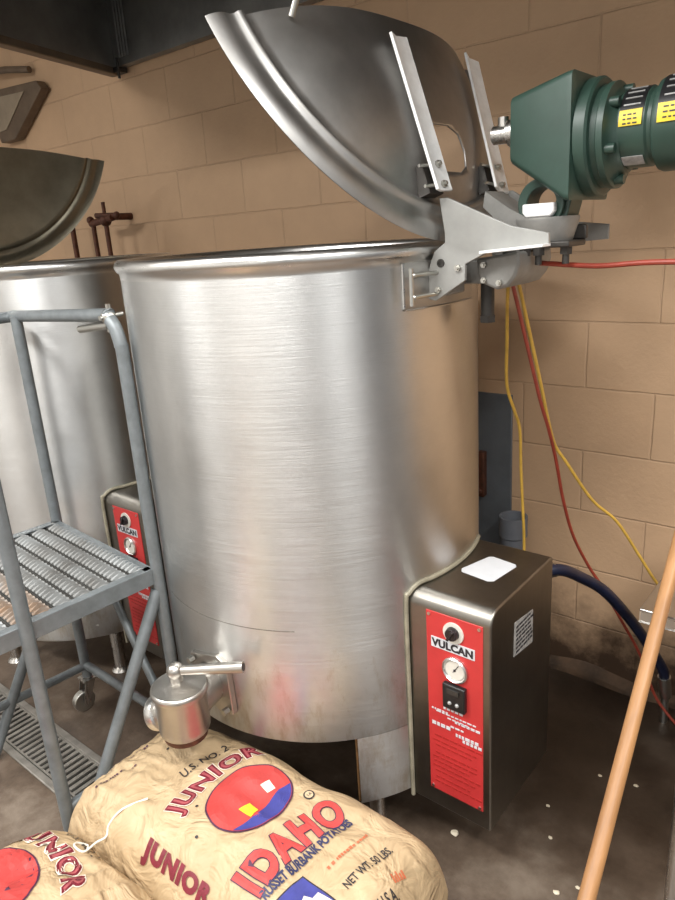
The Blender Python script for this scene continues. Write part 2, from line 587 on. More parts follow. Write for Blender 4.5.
# grimy cement coving along the foot of the wall
mb = MB()
rings = []
nx = 140
for i in range(nx + 1):
    x = X0 + 0.01 + (X1 - X0 - 0.02) * i / nx
    w = 0.035 + 0.02 * noise.noise(V((x * 6, 0, 0)))
    h = 0.036 + 0.026 * noise.noise(V((x * 5, 3, 0)))
    rings.append([(x, WY - 0.001, 0.0), (x, WY - w, 0.0), (x, WY - w * 0.9, h * 0.45), (x, WY - w * 0.45, h * 0.8), (x, WY - 0.001, h)])
mb.loft(rings)
struct('baseboard_back', mb, M['skirting'])

# ------------------------------------------------------------------ exhaust hood over the kettles
hood = thing('exhaust_hood', (-1.2, 1.6, 2.27), 'dark steel canopy hood hanging under the ceiling against the tan block wall', 'hood')
HX1 = 0.25
hz0, hz1 = 2.27, 2.92
mb = MB()
mb.box(((-2.86 + HX1) / 2, WY - 0.03, (hz0 + hz1) / 2), (HX1 + 2.86, 0.04, hz1 - hz0))
mb.build('rear_panel', M['hood'], hood)
a, b = V((-2.86, 2.075, 0)), V((-2.44, 0.75, 0))
mb = MB()
nrm = V((0.03, 0.01, 0))
mb.prism([a + V((0, 0, hz0)), b + V((0, 0, hz0)), b + V((0, 0, hz1)), a + V((0, 0, hz1))], -nrm)
mb.build('side_panel', M['hood'], hood)
mb = MB()
mb.prism([(-2.86, 2.08, hz1), (HX1, 2.08, hz1), (HX1, 0.75, hz1), (-2.44, 0.75, hz1)], (0, 0, 0.03))
mb.build('top_panel', M['hood'], hood)
mb = MB()
mb.prism([(-2.44, 0.75, hz0), (HX1, 0.75, hz0), (HX1, 0.75, hz1), (-2.44, 0.75, hz1)], (0, -0.03, 0))
mb.build('front_panel', M['hood'], hood)
mb = MB()
mb.prism([(HX1, 2.08, hz0), (HX1, 0.75, hz0), (HX1, 0.75, hz1), (HX1, 2.08, hz1)], (0.03, 0, 0))
mb.build('side_panel', M['hood'], hood)
mb = MB()
mb.prism([a + V((0.0, 0, hz0 - 0.028)), b + V((0.0, 0, hz0 - 0.028)), b + V((0.0, 0, hz0 + 0.006)), a + V((0.0, 0, hz0 + 0.006))], -V((0.045, 0.015, 0)))
tag(mb.build('bottom_lip', M['lip'], hood, bevel=0.004), 'brownish lip along the lower edge')
for k in range(4):
    x = -2.80 + 0.02 * k
    MB().cyl((x, WY - 0.055, hz0 + 0.03), (x, WY - 0.055, hz0 + 0.3), 0.004, seg=6).build('seam_rib', M['hood'], hood)
mb = MB()
mb.box((-2.84, 2.055, hz0 - 0.012), (0.05, 0.05, 0.02)).cyl((-2.81, 2.03, hz0 - 0.05), (-2.81, 2.03, hz0 + 0.03), 0.006, seg=8)
mb.build('corner_clip', M['dark'], hood)

# angular brown sheet-metal bracket on the wall at upper left
br = thing('wall_bracket', (-3.6, 2.05, 2.15), 'brown-edged angular sheet metal bracket high on the wall at far left', 'bracket')
mb = MB()
mb.prism([(-4.05, 2.085, 2.36), (-3.50, 2.085, 2.33), (-3.46, 2.085, 2.29), (-3.80, 2.085, 2.10), (-3.95, 2.085, 2.10)], (0, -0.05, 0))
mb.build('back_sheet', M['brown_metal'], br, bevel=0.004)
mb = MB()
mb.prism([(-4.05, 2.034, 2.325), (-3.62, 2.034, 2.30), (-3.86, 2.034, 2.155), (-4.05, 2.034, 2.15)], (0, -0.004, 0))
tag(mb.build('face_sheet', paint('tan sheet', (0.30, 0.24, 0.17), 0.45, 0.2), br), 'paler tan inner face')
mb = MB()
mb.tube([(-4.2, 2.0, 2.47), (-3.75, 2.03, 2.42), (-3.58, 2.06, 2.395)], 0.016, seg=10)
tag(mb.build('support_bar', M['brown_metal'], br), 'dark bar above the sheet')


# ------------------------------------------------------------------ steam kettles
KR = 0.4445
KB, KT = 0.345, 1.49


def lid_matrix(ap, phi, side):
    """local frame of a half lid: d toward the cut edge, w along the hinge, n outward"""
    ph = math.radians(phi)
    d = V((-side * math.cos(ph), 0, math.sin(ph)))
    n = V((side * math.sin(ph), 0, math.cos(ph)))
    w = V((0, 1, 0))
    return d, w, n


def lid_height(r, R=0.455):
    rb = 0.392
    if r > rb + 0.012:
        q = max(0.0, (r - (R - 0.034)) / 0.034)
        return -0.016 * q * q
    if r > rb - 0.012:
        t = (r - rb) / 0.012
        return 0.009 * (1 - t * t) + (0.004 if t < 0 else 0.004 * (1 - t))
    t = r / (rb - 0.012)
    return 0.004 + 0.078 * (1 - t ** 2.8)


def make_lid(parent, ap, phi, side, mat, hole):
    d, w, n = lid_matrix(ap, phi, side)
    R = 0.455
    ap = V(ap)
    ctr = ap + d * R
    rs = [0.0001] + [R * k / 26 for k in range(1, 21)] + [0.365, 0.376, 0.382, 0.386, 0.39, 0.394, 0.398, 0.402, 0.408, 0.42, 0.428, 0.434, 0.44, 0.445, 0.449, 0.452, 0.4545, 0.455]
    na = 96
    bm = bmesh.new()
    grid = []
    for k in range(na + 1):
        A = -PI / 2 + PI * k / na
        row = []
        for r in rs:
            p = ctr + (-d * math.cos(A) + w * math.sin(A)) * r + n * lid_height(r)
            row.append(bm.verts.new(p))
        grid.append(row)
    for k in range(na):
        for i in range(len(rs) - 1):
            bm.faces.new((grid[k][i], grid[k][i + 1], grid[k + 1][i + 1], grid[k + 1][i]))
    # thickness: copy shifted along -n and close the border
    bmesh.ops.remove_doubles(bm, verts=bm.verts, dist=1e-4)
    bmesh.ops.recalc_face_normals(bm, faces=bm.faces)
    if sum((f.normal.dot(n) for f in bm.faces)) < 0:
        bmesh.ops.reverse_faces(bm, faces=bm.faces)
    bmesh.ops.solidify(bm, geom=bm.faces[:], thickness=0.004)
    for f in bm.faces:
        f.smooth = True
    for e in bm.edges:
        if len(e.link_faces) == 2 and e.calc_face_angle(0) > math.radians(50):
            e.smooth = False
    o0 = ORG[parent.name]
    bmesh.ops.translate(bm, verts=bm.verts, vec=-o0)
    me = bpy.data.meshes.new('lid')
    bm.to_mesh(me)
    bm.free()
    me.materials.append(mat)
    o = bpy.data.objects.new('lid', me)
    COL.objects.link(o)
    if hole:
        cut = MB()
        pts = [ap + d * s_ + V((0, y_, 0)) - n * 0.1 - V((0, ap.y, 0)) for s_, y_ in hole]
        cut.prism(pts, n * 0.3)
        co_ = cut.build('cutter', mat)
        co_.location = -o0
        md = o.modifiers.new('cut', 'BOOLEAN')
        md.operation = 'DIFFERENCE'
        md.object = co_
        md.solver = 'EXACT'
        dg = bpy.context.evaluated_depsgraph_get()
        me2 = bpy.data.meshes.new_from_object(o.evaluated_get(dg))
        o.modifiers.clear()
        o.data = me2
        bpy.data.objects.remove(co_)
    o.parent = parent
    ORG[o.name] = o0
    return o, d, w, n


def make_kettle(cx, cy, label, side, second=False):
    C = V((cx, cy, 0))
    k = thing('steam_kettle', (cx, cy, 0), label, 'kettle', None)
    # shell
    mb = MB()
    mb.lathe([(KR - 0.045, KB + 0.004), (KR - 0.004, KB), (KR, KB + 0.004), (KR, 0.6), (KR, 0.9), (KR, 1.2), (KR, KT - 0.045)], C, 128)
    mb.build('shell', M['shell'], k, ang=60)
    mb = MB()
    mb.lathe([(KR, KT - 0.045), (KR + 0.001, KT - 0.032), (KR + 0.008, KT - 0.026), (KR + 0.011, KT - 0.016), (KR + 0.008, KT - 0.006), (KR, KT),
              (KR - 0.012, KT - 0.002), (KR - 0.018, KT - 0.012), (KR - 0.02, KT - 0.05)], C, 128)
    tag(mb.build('rim', M['bright'], k, ang=60), 'bright rolled rim')
    mb = MB()
    prof = [(KR - 0.02, KT - 0.05), (KR - 0.02, 0.85)]
    for i in range(1, 13):
        t = PI / 2 * i / 12
        prof.append(((KR - 0.02) * math.cos(t) + 0.0003, 0.85 - 0.42 * math.sin(t)))
    mb.lathe(prof, C, 96)
    mb.build('inner_bowl', M['steel'], k, ang=60)
    # tapering under-jacket seen through the open skirt
    mb = MB()
    mb.lathe([(KR - 0.05, KB + 0.004), (KR - 0.09, KB - 0.05), (KR - 0.17, KB - 0.13), (0.0003, KB - 0.16)], C, 72)
    tag(mb.build('under_jacket', M['box'], k, ang=60), 'dark underside of the jacket')
    # legs
    angs = [-34, 85, 182] if not second else [-28, -100, 75, 165]
    for a in angs:
        t = math.radians(a)
        p = C + V((math.cos(t), math.sin(t), 0)) * (KR - 0.055)
        mb = MB()
        mb.cyl(p + V((0, 0, 0.0)), p + V((0, 0, KB + 0.01)), 0.021, seg=20).cyl(p, p + V((0, 0, 0.012)), 0.034, 0.026, seg=20)
        mb.build('leg', M['steel'], k)
    # short skirt beside the control box
    sk0, skz = (-41.5, 0.155) if not second else (-95, 0.185)
    mb = MB()
    mb.lathe([(KR, KB + 0.003), (KR, skz), (KR - 0.004, skz - 0.005), (KR - 0.02, skz - 0.003), (KR - 0.02, KB + 0.003)], C, 60, sk0, 60)
    mb.build('skirt', M['shell'], k, ang=60)
    if not second:
        t = math.radians(-41.6)
        e = C + V((math.cos(t), math.sin(t), 0)) * (KR - 0.01)
        mb = MB()
        mb.tube([e + V((0, 0, KB - 0.0)), e + V((0.001, 0, KB - 0.05)), e + V((0, 0, KB - 0.11)), e + V((0, 0, 0.155))], 0.0045, seg=6)
        tag(mb.build('rusty_seam', M['stain'], k), 'rusty brown weld on the skirt edge')
    # control box against the kettle
    bx0, bx1 = cx + 0.36, cx + 0.6247
    by0, by1 = cy - 0.1725, cy + 0.158
    bz0, bz1 = 0.135, 0.722
    fr = 0.038
    prof = [(by0, bz0)]
    for i in range(9):
        t = PI - PI / 2 * i / 8
        prof.append((by0 + fr + fr * math.cos(t), bz1 - fr + fr * math.sin(t)))
    prof += [(by1 - 0.006, bz1), (by1, bz1 - 0.006), (by1, bz0)]
    mb = MB()
    # left end follows the curve of the kettle so the box only touches it
    A, B = [], []
    for y, z in prof:
        xa = cx + math.sqrt(max(0.0, KR * KR - (y - cy) ** 2)) - 0.004
        A.append(mb.bm.verts.new((xa, y, z)))
        B.append(mb.bm.verts.new((bx1, y, z)))
    n = len(A)
    for i in range(n):
        j = (i + 1) % n
        y0_, y1_ = prof[i][0], prof[j][0]
        if abs(y1_ - y0_) > 0.1:
            prevA, prevB = A[i], B[i]
            steps = 16
            for s_ in range(1, steps + 1):
                if s_ == steps:
                    na_, nb_ = A[j], B[j]
                else:
                    y = y0_ + (y1_ - y0_) * s_ / steps
                    z = prof[i][1] + (prof[j][1] - prof[i][1]) * s_ / steps
                    xa = cx + math.sqrt(KR * KR - (y - cy) ** 2) - 0.004
                    na_ = mb.bm.verts.new((xa, y, z))
                    nb_ = mb.bm.verts.new((bx1, y, z))
                mb.bm.faces.new((prevA, na_, nb_, prevB))
                prevA, prevB = na_, nb_
        else:
            mb.bm.faces.new((A[i], A[j], B[j], B[i]))
    bmesh.ops.holes_fill(mb.bm, edges=[e for e in mb.bm.edges if len(e.link_faces) == 1], sides=0)
    cb = mb.build('control_box', M['box'], k, bevel=0.004)
    # sealant bead between box and kettle
    def onk(y, z, rr=KR + 0.003):
        return (cx + math.sqrt(rr * rr - (y - cy) ** 2), y, z)
    pts = [onk(by0 - 0.006, bz0), onk(by0 - 0.006, 0.4), onk(by0 - 0.006, bz1 - 0.045), onk(by0 + 0.003, bz1 - 0.012), onk(by0 + 0.03, bz1 + 0.005)]
    pts += [onk(by0 + 0.03 + (by1 - by0 - 0.03) * i / 8, bz1 + 0.005) for i in range(1, 9)]
    mb = MB()
    mb.tube(pts, 0.0055, seg=8, n=5)
    tag(mb.build('sealant_bead', M['caulk'], cb), 'yellowed bead where box meets kettle')
    # panel face (front, normal -Y)
    fy = by0 - 0.0015
    px0, px1 = cx + 0.4617, cx + 0.6057
    pz0, pz1 = 0.186, 0.686
    mb = MB()
    mb.box(((px0 + px1) / 2, by0 - 0.0005, (pz0 + pz1) / 2), (px1 - px0, 0.003, pz1 - pz0))
    tag(mb.build('control_panel', M['red'], cb, bevel=0.0008), 'bright red instrument panel')
    pc = (px0 + px1) / 2

    def on_panel(vs, x, z):
        return [(x + q[0], fy - 0.0016, z + q[1]) for q in vs]
    # knob dial
    mb = MB()
    mb.cyl((pc, fy, 0.648), (pc, fy - 0.004, 0.648), 0.026, seg=32)
    tag(mb.build('dial_plate', M['dial'], cb), 'round pale dial plate')
    mb = MB()
    mb.cyl((pc, fy - 0.004, 0.649), (pc, fy - 0.016, 0.649), 0.0165, 0.0145, seg=24).box((pc, fy - 0.018, 0.649), (0.006, 0.008, 0.029), Matrix.Rotation(0.5, 3, 'Y'))
    tag(mb.build('knob', M['black'], cb, bevel=0.001), 'black control knob')
    # name plate
    mb = MB()
    mb.box((pc - 0.003, fy - 0.0008, 0.609), (0.112, 0.002, 0.027), Matrix.Rotation(0.0, 3, 'Y'))
    tag(mb.build('name_plate', M['white'], cb), 'white plate under the black name')
    vs, fs = text2d('VULCAN', 0.026, 0.0013, 1.04)
    tag(mesh_from([(pc - 0.003 + x * 1.0, fy - 0.0024, 0.6003 + y) for x, y in vs], fs, 'name_lettering', M['ink_black'], cb), 'black letters reading VULCAN')
    # gauge
    mb = MB()
    mb.lathe([(0.0003, 0.001), (0.0245, 0.001), (0.026, 0.006), (0.029, 0.009), (0.0325, 0.006), (0.033, 0.0)], (pc + 0.003, fy, 0.553), 40, axis=(0, -1, 0))
    g = mb.build('pressure_gauge', M['bright'], cb)
    mb = MB()
    mb.cyl((pc + 0.003, fy - 0.001, 0.553), (pc + 0.003, fy - 0.004, 0.553), 0.0245, seg=32)
    tag(mb.build('gauge_face', M['dial'], cb), 'cream gauge face')
    mb = MB()
    mb.box((pc + 0.006, fy - 0.0048, 0.558), (0.0016, 0.001, 0.026), Matrix.Rotation(0.6, 3, 'Y')).cyl((pc + 0.003, fy - 0.004, 0.553), (pc + 0.003, fy - 0.0055, 0.553), 0.003, seg=12)
    mb.build('gauge_needle', M['ink_black'], cb)
    # switch
    mb = MB()
    mb.box((pc + 0.003, fy - 0.006, 0.482), (0.058, 0.014, 0.066))
    tag(mb.build('switch_block', M['black'], cb, bevel=0.003), 'black rocker switch block')
    for x in (-0.006, 0.013):
        tag(MB().ball((pc + x, fy - 0.0135, 0.468), 0.005).build('indicator', M['sticker'], cb), 'small pale indicator lamp')
    tag(MB().box((pc + 0.003, fy - 0.0145, 0.5), (0.03, 0.004, 0.012)).build('rocker', M['dark'], cb), 'dark grey rocker')
    # fine print, too small to read: rows of short dashes
    mb = MB()
    rnd = random.Random(3)
    for z, x0_, x1_, h in ((0.437, -.030, .022, .005), (0.425, -.062, -.02, .0045), (0.421, -.05, .055, .003), (0.412, -.02, .03, .003), (0.409, -.0, .064, .006),
                           (0.392, -.012, .02, .004), (0.384, -.062, -.018, .009), (0.374, .002, .062, .008), (0.364, .02, .062, .007)):
        x = x0_
        while x < x1_:
            l = rnd.uniform(.004, .012)
            mb.box((pc + x + l / 2, fy - 0.0012, z), (l, 0.001, h))
            x += l + .003
    tag(mb.build('fine_print', M['white'], cb), 'rows of tiny white print')
    mb = MB()
    for i, z in enumerate((0.35, 0.335, 0.322, 0.30, 0.287, 0.274, 0.26, 0.246, 0.228, 0.214)):
        x = -.062 + rnd.uniform(0, .01)
        while x < .056 - (i % 3) * .01:
            l = rnd.uniform(.006, .02)
            mb.box((pc + x + l / 2, fy - 0.0012, z), (l, 0.001, 0.0035))
            x += l + .004
    tag(mb.build('instruction_print', paint('dark red print', (0.33, 0.018, 0.015), 0.4), cb), 'rows of tiny dark red print')
    for x in (px0 + 0.008, px1 - 0.008):
        for z in (pz0 + 0.008, pz1 - 0.008):
            MB().cyl((x, fy, z), (x, fy - 0.003, z), 0.004, seg=10).build('panel_screw', M['bolt'], cb)
    # labels on the box
    if not second:
        mb = MB()
        q = [(-0.762, 1.338), (-0.736, 1.428), (-0.726, 1.434), (-0.662, 1.424), (-0.656, 1.414), (-0.668, 1.322), (-0.68, 1.314), (-0.754, 1.324)]
        mb.prism([(x, y, bz1 - 0.0004) for x, y in q], (0, 0, 0.0012))
        tag(mb.build('blank_label', M['white'], cb), 'blank white sticker on the box top')
        mb = MB()
        mb.prism([(bx1 - 0.0004, y, z) for y, z in ((1.296, .556), (1.40, .541), (1.398, .631), (1.30, .644))], (0.0014, 0, 0))
        tag(mb.build('rating_plate', M['sticker'], cb), 'silver rating plate on the side')
        mb = MB()
        for i in range(7):
            z = .628 - i * .011
            y = 1.307
            while y < 1.385:
                l = rnd.uniform(.006, .022)
                mb.box((bx1 + .0014, y + l / 2, z), (0.0008, l, 0.005))
                y += l + .004
        tag(mb.build('plate_print', M['ink_black'], cb), 'tiny black print on the rating plate')
    return k, cb


C1 = V((-1.2297, 1.3575, 0))
kettle, kbox = make_kettle(C1.x, C1.y, 'tall brushed steel kettle in the middle, with its raised lid and red control panel', 1)
kettle2, kbox2 = make_kettle(-2.48, 1.3575, 'steel kettle at the left edge behind the work platform, partly hidden', 1, True)

# raised lids
ap1 = V((-0.748, 1.355, 1.491))
hole = [(0.135, 1.30), (0.135, 1.40), (0.148, 1.428), (0.178, 1.434), (0.212, 1.418), (0.226, 1.38), (0.226, 1.30)]
lid1, ld, lw, ln = make_lid(kettle, ap1, 60.3, 1, M['lid'], hole)
tag(lid1, 'dull grey half lid standing open')
ap2 = V((-2.918, 1.353, 1.474))
lid2, ld2, lw2, ln2 = make_lid(kettle2, ap2, 61.4, -1, M['lid_old'], None)
tag(lid2, 'stained half lid standing open')
for yy in (-0.14, 0.14):
    p = V((-2.925, 1.353 + yy, 1.45))
    MB().box(p, (0.05, 0.012, 0.16)).build('hinge_plate', M['plate'], kettle2, bevel=0.002)


def lidpt(s, y, off):
    return ap1 + ld * s + V((0, y - ap1.y, 0)) + ln * off


# handle stud on the edge of the lid
mb = MB()
p = lidpt(0.43, 1.045, 0.045)
mb.cyl(p, p + V((0.02, 0.005, 0.045)), 0.006, seg=12).cyl(p + V((0.018, 0.0045, 0.04)), p + V((0.022, 0.0055, 0.049)), 0.009, seg=12)
tag(mb.build('lid_stud', M['bolt'], lid1), 'small metal stud at the cut edge')


# white angle arms
def arm(y0, s0, o0_, y1, s1, o1):
    P0, P1 = lidpt(s0, y0, o0_), lidpt(s1, y1, o1)
    ax = (P1 - P0).normalized()
    wy = (V((0, 1, 0)) - ax * ax.y).normalized()
    nn = ax.cross(wy).normalized()
    if nn.dot(ln) < 0:
        nn = -nn
    wd = 0.030
    sec = [(-wd, 0.008), (-0.004, 0.0), (wd, 0.006), (wd - 0.002, 0.011), (-0.004, 0.006), (-wd + 0.003, 0.013)]
    mb = MB()
    mb.loft([[P + wy * u + nn * v for u, v in sec] for P in (P0, P1)])
    o = tag(mb.build('lid_arm', M['white_arm'], lid1, bevel=0.0008), 'white angle-iron lid arm')
    for t in (0.04, 0.17):
        q = P0 + (P1 - P0) * t
        MB().hexbolt(q + wy * 0.004 + nn * 0.007, nn, 0.0075, 0.006).build('arm_bolt', M['bolt'], lid1)
        MB().cyl(q - wy * 0.045 - nn * 0.004, q - wy * 0.012 + nn * 0.003, 0.0035, seg=8).build('arm_stud', M['bolt'], lid1)
    mb = MB()
    q0, q1 = P0 + (P1 - P0) * 0.0, P0 + (P1 - P0) * 0.19
    mb.loft([[P + wy * u + nn * v for u, v in ((-.034, -.03), (-.03, -.006), (.02, -.006), (.02, -.03))] for P in (q0, q1)])
    mb.build('arm_block', M['dark'], lid1)


arm(1.268, 0.085, 0.036, 1.276, 0.39, 0.092)
arm(1.518, 0.085, 0.036, 1.605, 0.405, 0.078)

# reinforcing patch and hinge bracket on the kettle
mb = MB()
a0, a1 = -20.5, 12.0
rr = KR + 0.0035
mb.lathe([(rr - 0.004, 1.355), (rr, 1.358), (rr, 1.45), (rr - 0.004, 1.453)], C1, 30, a0, a1)
mb.build('hinge_patch', M['patch'], kettle, ang=60)
mb = MB()
t = math.radians(a0)
e = C1 + V((math.cos(t), math.sin(t), 0)) * (KR + 0.003)
mb.tube([e + V((0, 0, 1.36)), e + V((0, 0, 1.45))], 0.003, seg=6)
mb.tube([C1 + V((math.cos(math.radians(q)), math.sin(math.radians(q)), 0)) * (KR + 0.003) + V((0, 0, 1.357)) for q in range(-20, 13, 4)], 0.0022, seg=6)
mb.build('patch_weld', M['bright'], kettle)

YN = 1.268     # near side plate plane
plate2d = [(-0.763, 1.571), (-0.745, 1.571), (-0.645, 1.526), (-0.607, 1.51), (-0.535, 1.494), (-0.533, 1.471), (-0.66, 1.463), (-0.706, 1.443),
           (-0.707, 1.411), (-0.776, 1.370), (-0.796, 1.374), (-0.802, 1.395), (-0.796, 1.418), (-0.785, 1.452), (-0.776, 1.470), (-0.752, 1.486), (-0.752, 1.505)]
brk = thing('x', (0, 0, 0), None, None)
bpy.data.objects.remove(brk)
mb = MB()
mb.prism([(x, YN, z) for x, z in plate2d], (0, 0.008, 0))
hb = tag(mb.build('hinge_bracket', M['plate'], kettle, bevel=0.0012), 'grey shaped hinge plate nearest the camera')
mb = MB()
mb.prism([(-0.66, YN - 0.03, 1.4625), (-0.533, YN - 0.03, 1.4705), (-0.533, YN + 0.008, 1.4705), (-0.66, YN + 0.008, 1.4625)], (0, 0, 0.005))
tag(mb.build('bracket_flange', M['white_arm'], hb, bevel=0.001), 'pale flange along the lower edge')
mb = MB()
mb.lathe([(0.004, 0.0), (0.0045, 0.002), (0.0085, 0.002), (0.0085, 0.0)], (-0.762, YN, 1.446), 20, axis=(0, -1, 0))
mb.cyl((-0.762, YN + 0.001, 1.446), (-0.762, YN - 0.0006, 1.446), 0.0045, seg=16)  # flush dark disc paints the hole's shade inside the ring
mb.build('pivot_hole_shade', M['dark'], hb)
for x, z in ((-0.722, 1.436), (-0.768, 1.393)):
    MB().hexbolt((x, YN, z), (0, -1, 0), 0.007, 0.006).build('bracket_bolt', M['bolt'], hb)
YF = 1.545
far2d = [(-0.775, 1.585), (-0.74, 1.585), (-0.66, 1.535), (-0.60, 1.51), (-0.52, 1.50), (-0.52, 1.47), (-0.66, 1.463), (-0.706, 1.44), (-0.707, 1.41), (-0.776, 1.37), (-0.79, 1.45), (-0.757, 1.49)]
mb = MB()
mb.prism([(x, YF, z) for x, z in far2d], (0, 0.008, 0))
hb2 = tag(mb.build('hinge_bracket', M['cast'], kettle, bevel=0.0012), 'darker hinge plate on the far side')
# knuckles tying the plates to the kettle
for z in (1.385, 1.428):
    mb = MB()
    mb.cyl((-0.779, 1.197, z), (-0.772, YN + 0.004, z), 0.0045, seg=12).ball((-0.779, 1.193, z), 0.0062)
    mb.build('hinge_knuckle', M['bolt'], kettle)
mb = MB()
mb.tube([(-0.782, 1.188, 1.368), (-0.782, 1.188, 1.442)], 0.0045, seg=10)
mb.build('hinge_pin', M['bolt'], kettle)
MB().box((-0.762, YN + 0.045, 1.41), (0.02, 0.075, 0.06)).build('hinge_lug', M['cast'], kettle, bevel=0.004)
# dark rounded block underneath
mb = MB()
prof = [(-0.706, 1.45), (-0.70, 1.412), (-0.69, 1.40), (-0.66, 1.388), (-0.635, 1.395), (-0.618, 1.415), (-0.61, 1.44), (-0.612, 1.462)]
mb.prism([(x, 1.31, z) for x, z in prof], (0, 0.16, 0))
cp = tag(mb.build('pivot_block', M['cast'], kettle, bevel=0.006), 'dark rounded pivot block under the bracket')
for x, z in ((-0.686, 1.438), (-0.686, 1.408), (-0.652, 1.402)):
    MB().hexbolt((x, 1.31, z), (0, -1, 0), 0.0065, 0.006).build('pivot_bolt', M['bolt'], cp)
MB().box((-0.742, 1.42, 1.42), (0.09, 0.10, 0.05)).build('hinge_stem', M['cast'], kettle, bevel=0.004)
MB().cyl((-0.725, 1.40, 1.40), (-0.725, 1.40, 1.325), 0.015, seg=20).cyl((-0.725, 1.40, 1.325), (-0.725, 1.40, 1.31), 0.018, seg=6).build('stub_pipe', M['dark'], kettle)
MB().cyl((-0.655, 1.36, 1.46), (-0.655, 1.36, 1.415), 0.014, seg=12).ball((-0.66, 1.36, 1.41), 0.018).build('cord_grip', M['dark'], kettle)

# draw-off valve low on the front
az = math.radians(-90.5)
vn = V((math.cos(az), math.sin(az), 0))
vt = V((-vn.y, vn.x, 0))
vb = C1 + vn * KR
up = V((0, 0, 1))
mb = MB()
cz = 0.482
sq = [(-0.062, 0.052), (0.04, 0.078), (0.074, 0.06), (0.080, -0.075), (0.03, -0.088), (-0.056, -0.04)]
mb.prism([vb + vt * u + up * (cz + v) - vn * 0.006 for u, v in sq], vn * 0.016)
vf = tag(mb.build('valve_flange', M['valve'], kettle, bevel=0.002), 'bolted steel flange of the draw-off valve')
for u, v in ((-0.046, 0.042), (0.048, 0.062), (0.066, -0.062), (-0.04, -0.030)):
    q = vb + vt * u + up * (cz + v) + vn * 0.014
    MB().cyl(q, q + vn * 0.016, 0.0085, seg=6).build('flange_bolt', M['bolt'], vf)
vc = vb + vn * 0.110 + vt * 0.020
mb = MB()
# vertical plug body with flared rims
mb.lathe([(0.0003, 0.408), (0.056, 0.408), (0.060, 0.414), (0.061, 0.425), (0.062, 0.508), (0.066, 0.514), (0.068, 0.521), (0.067, 0.528), (0.063, 0.531), (0.058, 0.530), (0.03, 0.534), (0.0003, 0.536)], (vc.x, vc.y, 0), 48)
mb.cyl(vb + vn * 0.005 + up * cz * 0.985, vc - vn * 0.03 + up * 0.465, 0.05, 0.046, seg=28)
dv = (-vt * 0.80 + vn * 0.25 + up * -0.30).normalized()
oc = vc + up * 0.463
mb.tube([oc + dv * 0.02, oc + dv * 0.055, oc + dv * 0.074], 0.036, seg=24)
vv = mb.build('valve_body', M['valve'], kettle, ang=45)
mb = MB()
mb.lathe([(0.027, -0.004), (0.027, 0.006), (0.031, 0.012), (0.042, 0.012), (0.044, 0.004), (0.042, -0.008), (0.036, -0.012)], oc + dv * 0.074, 32, axis=dv)
tag(mb.build('outlet_collar', M['bright'], vv), 'bright ring at the outlet')
mb = MB()
mb.cyl(oc + dv * 0.075, oc + dv * 0.0765, 0.028, seg=24)  # disc coloured dark for the shade inside the outlet
tag(mb.build('outlet_shade', M['dark'], vv), 'dark disc painted as shade in the outlet')
mb = MB()
mb.cyl((vc.x, vc.y, 0.409), (vc.x, vc.y, 0.392), 0.056, 0.052, seg=32)  # dark brown disc under the valve body
tag(mb.build('valve_foot', M['rust'], vv), 'dark brown underside')
mb = MB()
hk = vc + up * 0.562 + V((-0.012, 0.004, 0))
mb.cyl(V((hk.x, hk.y, 0.53)), hk, 0.016, seg=16).ball(hk, 0.021)
h2 = hk + V((0.86, 0.51, 0.0)) * 0.168 + up * 0.016
mb.cyl(hk, h2, 0.0115, 0.014, seg=16)
tag(mb.build('valve_handle', M['valve'], vv), 'lever handle with a round knuckle')
mb = MB()
mb.cyl(h2 - (h2 - hk).normalized() * 0.002, h2 + (h2 - hk).normalized() * 0.001, 0.009, seg=16)
mb.build('handle_end', M['black'], vv)

# horizontal weld lines and scuffs on the shell
mb = MB()
for z, q0, q1 in ((0.655, -112, -56),):
    mb.tube([C1 + V((math.cos(math.radians(q)), math.sin(math.radians(q)), 0)) * (KR - 0.0008) + up * z for q in range(q0, q1 + 1, 3)], 0.0016, seg=6)
tag(mb.build('weld_line', M['box'], kettle), 'thin dark weld line around the shell')

# ------------------------------------------------------------------ mixer drive above the bracket
GY = 1.40
md = thing('mixer_drive', (-0.55, GY, 1.47), 'dark green gearbox with motor mounted on the bracket beside the kettle', 'motor')


def rsq(x, hy, hz_, cz_, rad, n=6):
    pts = []
    for sx, sy, a0_ in ((1, 1, 0), (-1, 1, 90), (-1, -1, 180), (1, -1, 270)):
        for i in range(n + 1):
            t = math.radians(a0_ + 90 * i / n)
            pts.append((x, GY + sx * (hy - rad) + rad * math.cos(t), cz_ + sy * (hz_ - rad) + rad * math.sin(t)))
    return pts


